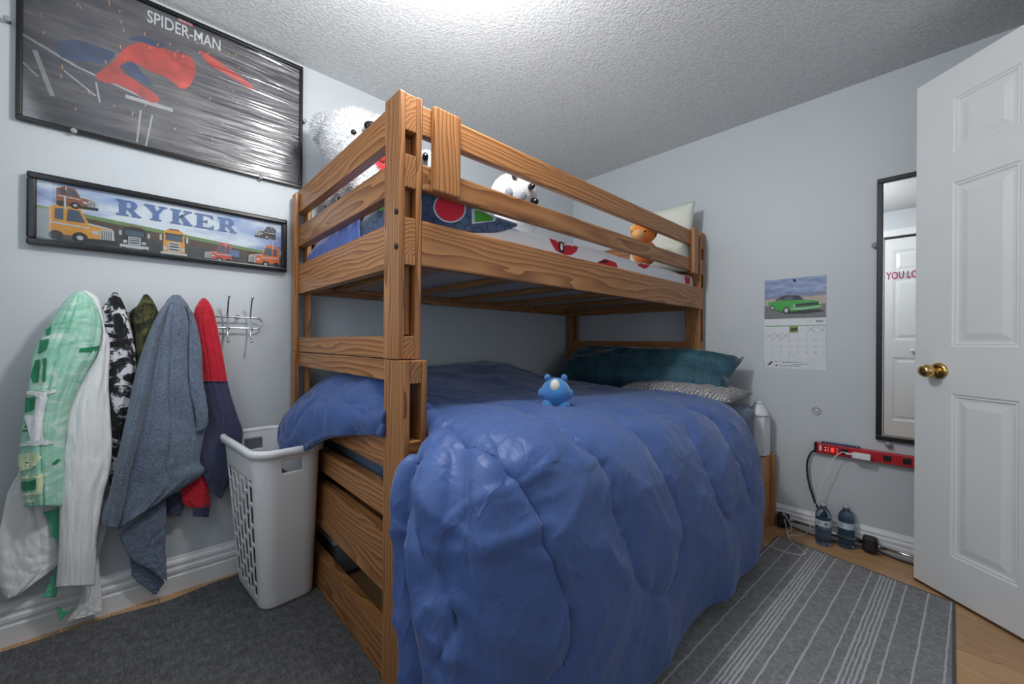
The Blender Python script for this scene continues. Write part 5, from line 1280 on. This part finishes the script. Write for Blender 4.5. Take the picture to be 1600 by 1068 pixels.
cd_ = [at(1273, 703, 1, -.02), at(1266, 709, 1, -.022), at(1261, 725, 1, -.03), at(1263, 750, 1, -.035), at(1270, 775, 1, -.035), at(1277, 792, 1, -.033), Vector((1.665, -.035, .13)), Vector((1.685, -.032, .06)), Vector((1.71, -.028, .03)), Vector((1.76, -.028, .04)), Vector((1.80, -.036, .048)), Vector((1.832, -.045, .048))]
obj('power_cord', tube(catmull(cd_, 8), .0048, 8), plain('black_rubber', (26, 27, 30), .5), pb, smooth=True)
# phone on the power bar
obj_ = empty('phone', (1.69, -.02, PZ1), 'dark blue phone lying on top of the red power bar', 'phone')
a, b = at(1284, 692, 1, -.018), at(1344, 702, 1, -.018)
obj('phone_body', box((a.x, PZ1+.0003, .004), (b.x, PZ1+.0083, .033), .003), plain('navy_phone', (30, 38, 92), .25), obj_, MB)
obj('camera_lens', ellipsoid((b.x-.012, -.0332, PZ1+.0045), (.003, .0012, .003), None, 2), plain('lens', (120, 130, 150), .1), obj_)
# charger with its cable
M_CH = plain('white_charger_plastic', (226, 228, 230), .3, var=.01)
ch = empty('charger', (1.82, -.05, .445), 'white charger block plugged into the red power bar with a thin white cable', 'charger')
obj('charger_block', box((1.786, .447, PD+.0017), (1.855, .473, .072), .004), M_CH, ch, MB)
obj('cable_plug', box((1.760, .4575, .050), (1.786, .4665, .058), .002), M_CH, ch, MB)
fz = .0045
cb = [(1.760, -.054, .462)] + [tuple(at(*q)) for q in ((1316, 706, 1, -.060), (1303, 715, 1, -.066), (1293, 738, 1, -.068), (1284, 755, 1, -.068), (1278, 780, 1, -.070), (1271, 794, 1, -.078), (1266, 812, 1, -.085), (1265, 826, 1, -.095))] + [tuple(at(*q)) for q in ((1257, 834, 2, fz), (1236, 836, 2, fz), (1231, 838, 2, fz), (1231, 830, 2, fz))] + [(1.545, -.085, .03)] + [tuple(at(1224, 801, 1, -.075)), (1.515, -.082, .05), tuple(at(1232, 838, 2, fz+.004))] + [tuple(at(*q)) for q in ((1240, 850, 2, .011), (1258, 863, 2, .011), (1246, 866, 2, .011), (1215, 858, 2, .011), (1190, 848, 2, .010), (1170, 842, 2, .005))]
obj('cable', tube(catmull(cb, 7), .0019, 6), M_CH, ch, smooth=True)
# bottles
def bottle_mat():
    t = NT('bottle_plastic'); t.set(Base_Color=(*srgb(140, 166, 190), 1), Transmission_Weight=.95, IOR=1.33, Roughness=.03); return t.m
M_BOT = bottle_mat()
M_CAP = plain('clear_cap', (170, 178, 188), .25); M_LBL = plain('bottle_label', (196, 206, 214), .4, var=.03)
def bottle(x, y, label, rot):
    b = empty('water_bottle', (x, y, 0), label, 'bottle', 'water bottles by the baseboard')
    M = Matrix.Translation((x, y, 0)) @ Matrix.Rotation(rot, 4, 'Z')
    pr_ = [(.006, .003), (.022, .0005), (.030, .004), (.0335, .012)]
    for k in range(6): z = .018+k*.0125; pr_ += [(.0335, z), (.0315, z+.004), (.0335, z+.0085)]
    pr_ += [(.0325, .096), (.0325, .130), (.0335, .136), (.033, .148), (.030, .160), (.024, .173), (.016, .183), (.0125, .187), (.0125, .190), (.0145, .1905), (.0145, .1925), (.0122, .193), (.0122, .196)]
    obj('bottle_body', lathe(pr_, 32), M_BOT, b, M, center=False, smooth=True)
    obj('cap', lathe([(.0138, .1945), (.0142, .196), (.0142, .206), (.0125, .208), (.0005, .208)], 20), M_CAP, b, M, center=False, smooth=True)
    seg = 32; rows = [[(.0331*math.cos(2*PI*k/seg), .0331*math.sin(2*PI*k/seg), z) for k in range(seg)] for z in (.098, .128)]
    lb_ = obj('label_band', grid_mesh(rows, True), M_LBL, b, M, center=False, smooth=True)
    return b, lb_, M
def band_print(lb_, M, a0, polys, mat, name):
    bm = flat(polys, 0)
    bmesh.ops.triangulate(bm, faces=bm.faces); bmesh.ops.subdivide_edges(bm, edges=bm.edges, cuts=3, use_grid_fill=True)
    for v in bm.verts:
        a = a0+v.co.x/.0333; v.co = Vector((.0335*math.cos(a), .0335*math.sin(a), v.co.y))
    obj(name, bm, mat, lb_, M, smooth=True)
M_GD = plain('label_green', (60, 140, 100), .4)
for x, y, lab, green in ((1.683, -.110, 'left water bottle with a green dot label standing by the baseboard', True), (1.766, -.060, 'right water bottle with a plain pale label standing by the baseboard', False)):
    b, lb_, M = bottle(x, y, lab, .3)
    a0 = math.atan2(CAM.y-y, CAM.x-x)-.3
    for k in range(3): band_print(lb_, M, a0-.5, [rect(-.010, .119-.007*k, .006-.003*k, .1215-.007*k)], M_NUM, 'small_print')
    if green:
        band_print(lb_, M, a0+.35, [disc(0, .113, .0075, 16)], M_GD, 'green_dot'); 
# metal rod with black blocks along the baseboard
rod = empty('tension_rod', (1.7, -.045, 0), 'silver rod with square black rubber ends lying along the baseboard', 'rod')
M_RUB = plain('black_rubber_block', (24, 25, 28), .45)
for x, z in ((1.500, .046), (1.854, .046)):
    bb = obj('end_block', rounded_slab(x-.027, x+.027, -.075, -.030, z-.036, z+.036, .010), M_RUB, rod, smooth=True)
    obj('block_recess', rounded_slab(x-.017, x+.017, -.077, -.073, z-.024, z+.024, .002), plain('recess_rubber', (38, 39, 43), .5), bb, smooth=True)
for x0, x1, z0, z1 in ((1.527, 1.826, .056, .046), (1.881, 2.10, .046, .036)):
    obj('rod_tube', tube([(x0, -.055, z0), (x1, -.055, z1)], .008, 12), M_CHROME, rod, smooth=True)
    obj('end_collar', tube([(x0, -.055, z0), (x0+.010, -.055, z0-.0003)], .0105, 12), M_CHROME, rod, smooth=True)
obj('under_cable', tube(catmull([(1.527, -.05, .022), (1.62, -.045, .007), (1.72, -.04, .006), (1.827, -.05, .022)], 8), .004, 6), CACHE['black_rubber'], rod, smooth=True)
obj('under_cable', tube(catmull([(1.881, -.05, .022), (1.96, -.045, .006), (2.10, -.06, .006)], 8), .004, 6), CACHE['black_rubber'], rod, smooth=True)

# pencil shaped lamp on the back of the storage base
pe = empty('pencil_lamp', (1.390, -.095, .3905), 'white pencil shaped lamp standing on the bed base by the wall', 'lamp')
M_PEN = plain('white_lamp_plastic', (216, 220, 224), .35, var=.01)
def hexp(r, z): return [(1.390+r*math.cos(PI/3*k+.25), -.095+r*math.sin(PI/3*k+.25), z) for k in range(6)]
bm = bmesh.new()
add_box(bm, (0, 0, 0), (.001, .001, .001)); bm.clear()
lo = [bm.verts.new(p) for p in hexp(.054, .3915)]; hi = [bm.verts.new(p) for p in hexp(.054, .604)]
mids = []
for k in range(6):
    a, b = hi[k].co, hi[(k+1) % 6].co; mids.append([bm.verts.new(a.lerp(b, t_)+Vector((0, 0, .022*math.sin(PI*t_)-.0))) for t_ in (.2, .4, .6, .8)])
for k in range(6): bm.faces.new([lo[k], lo[(k+1) % 6], hi[(k+1) % 6]]+mids[k][::-1]+[hi[k]])
bm.faces.new(lo[::-1])
obj('shaft', bm, M_PEN, pe)
obj('sharpened_cone', lathe([(.0535, .604), (.0495, .618), (.024, .664), (.022, .668)], 36), M_PEN, pe, Matrix.Translation((1.390, -.095, 0)), center=False, smooth=True)
obj('lead_tip', lathe([(.022, .668), (.021, .676), (.016, .682), (.0005, .684)], 24), plain('lamp_tip', (196, 204, 210), .3), pe, Matrix.Translation((1.390, -.095, 0)), center=False, smooth=True)
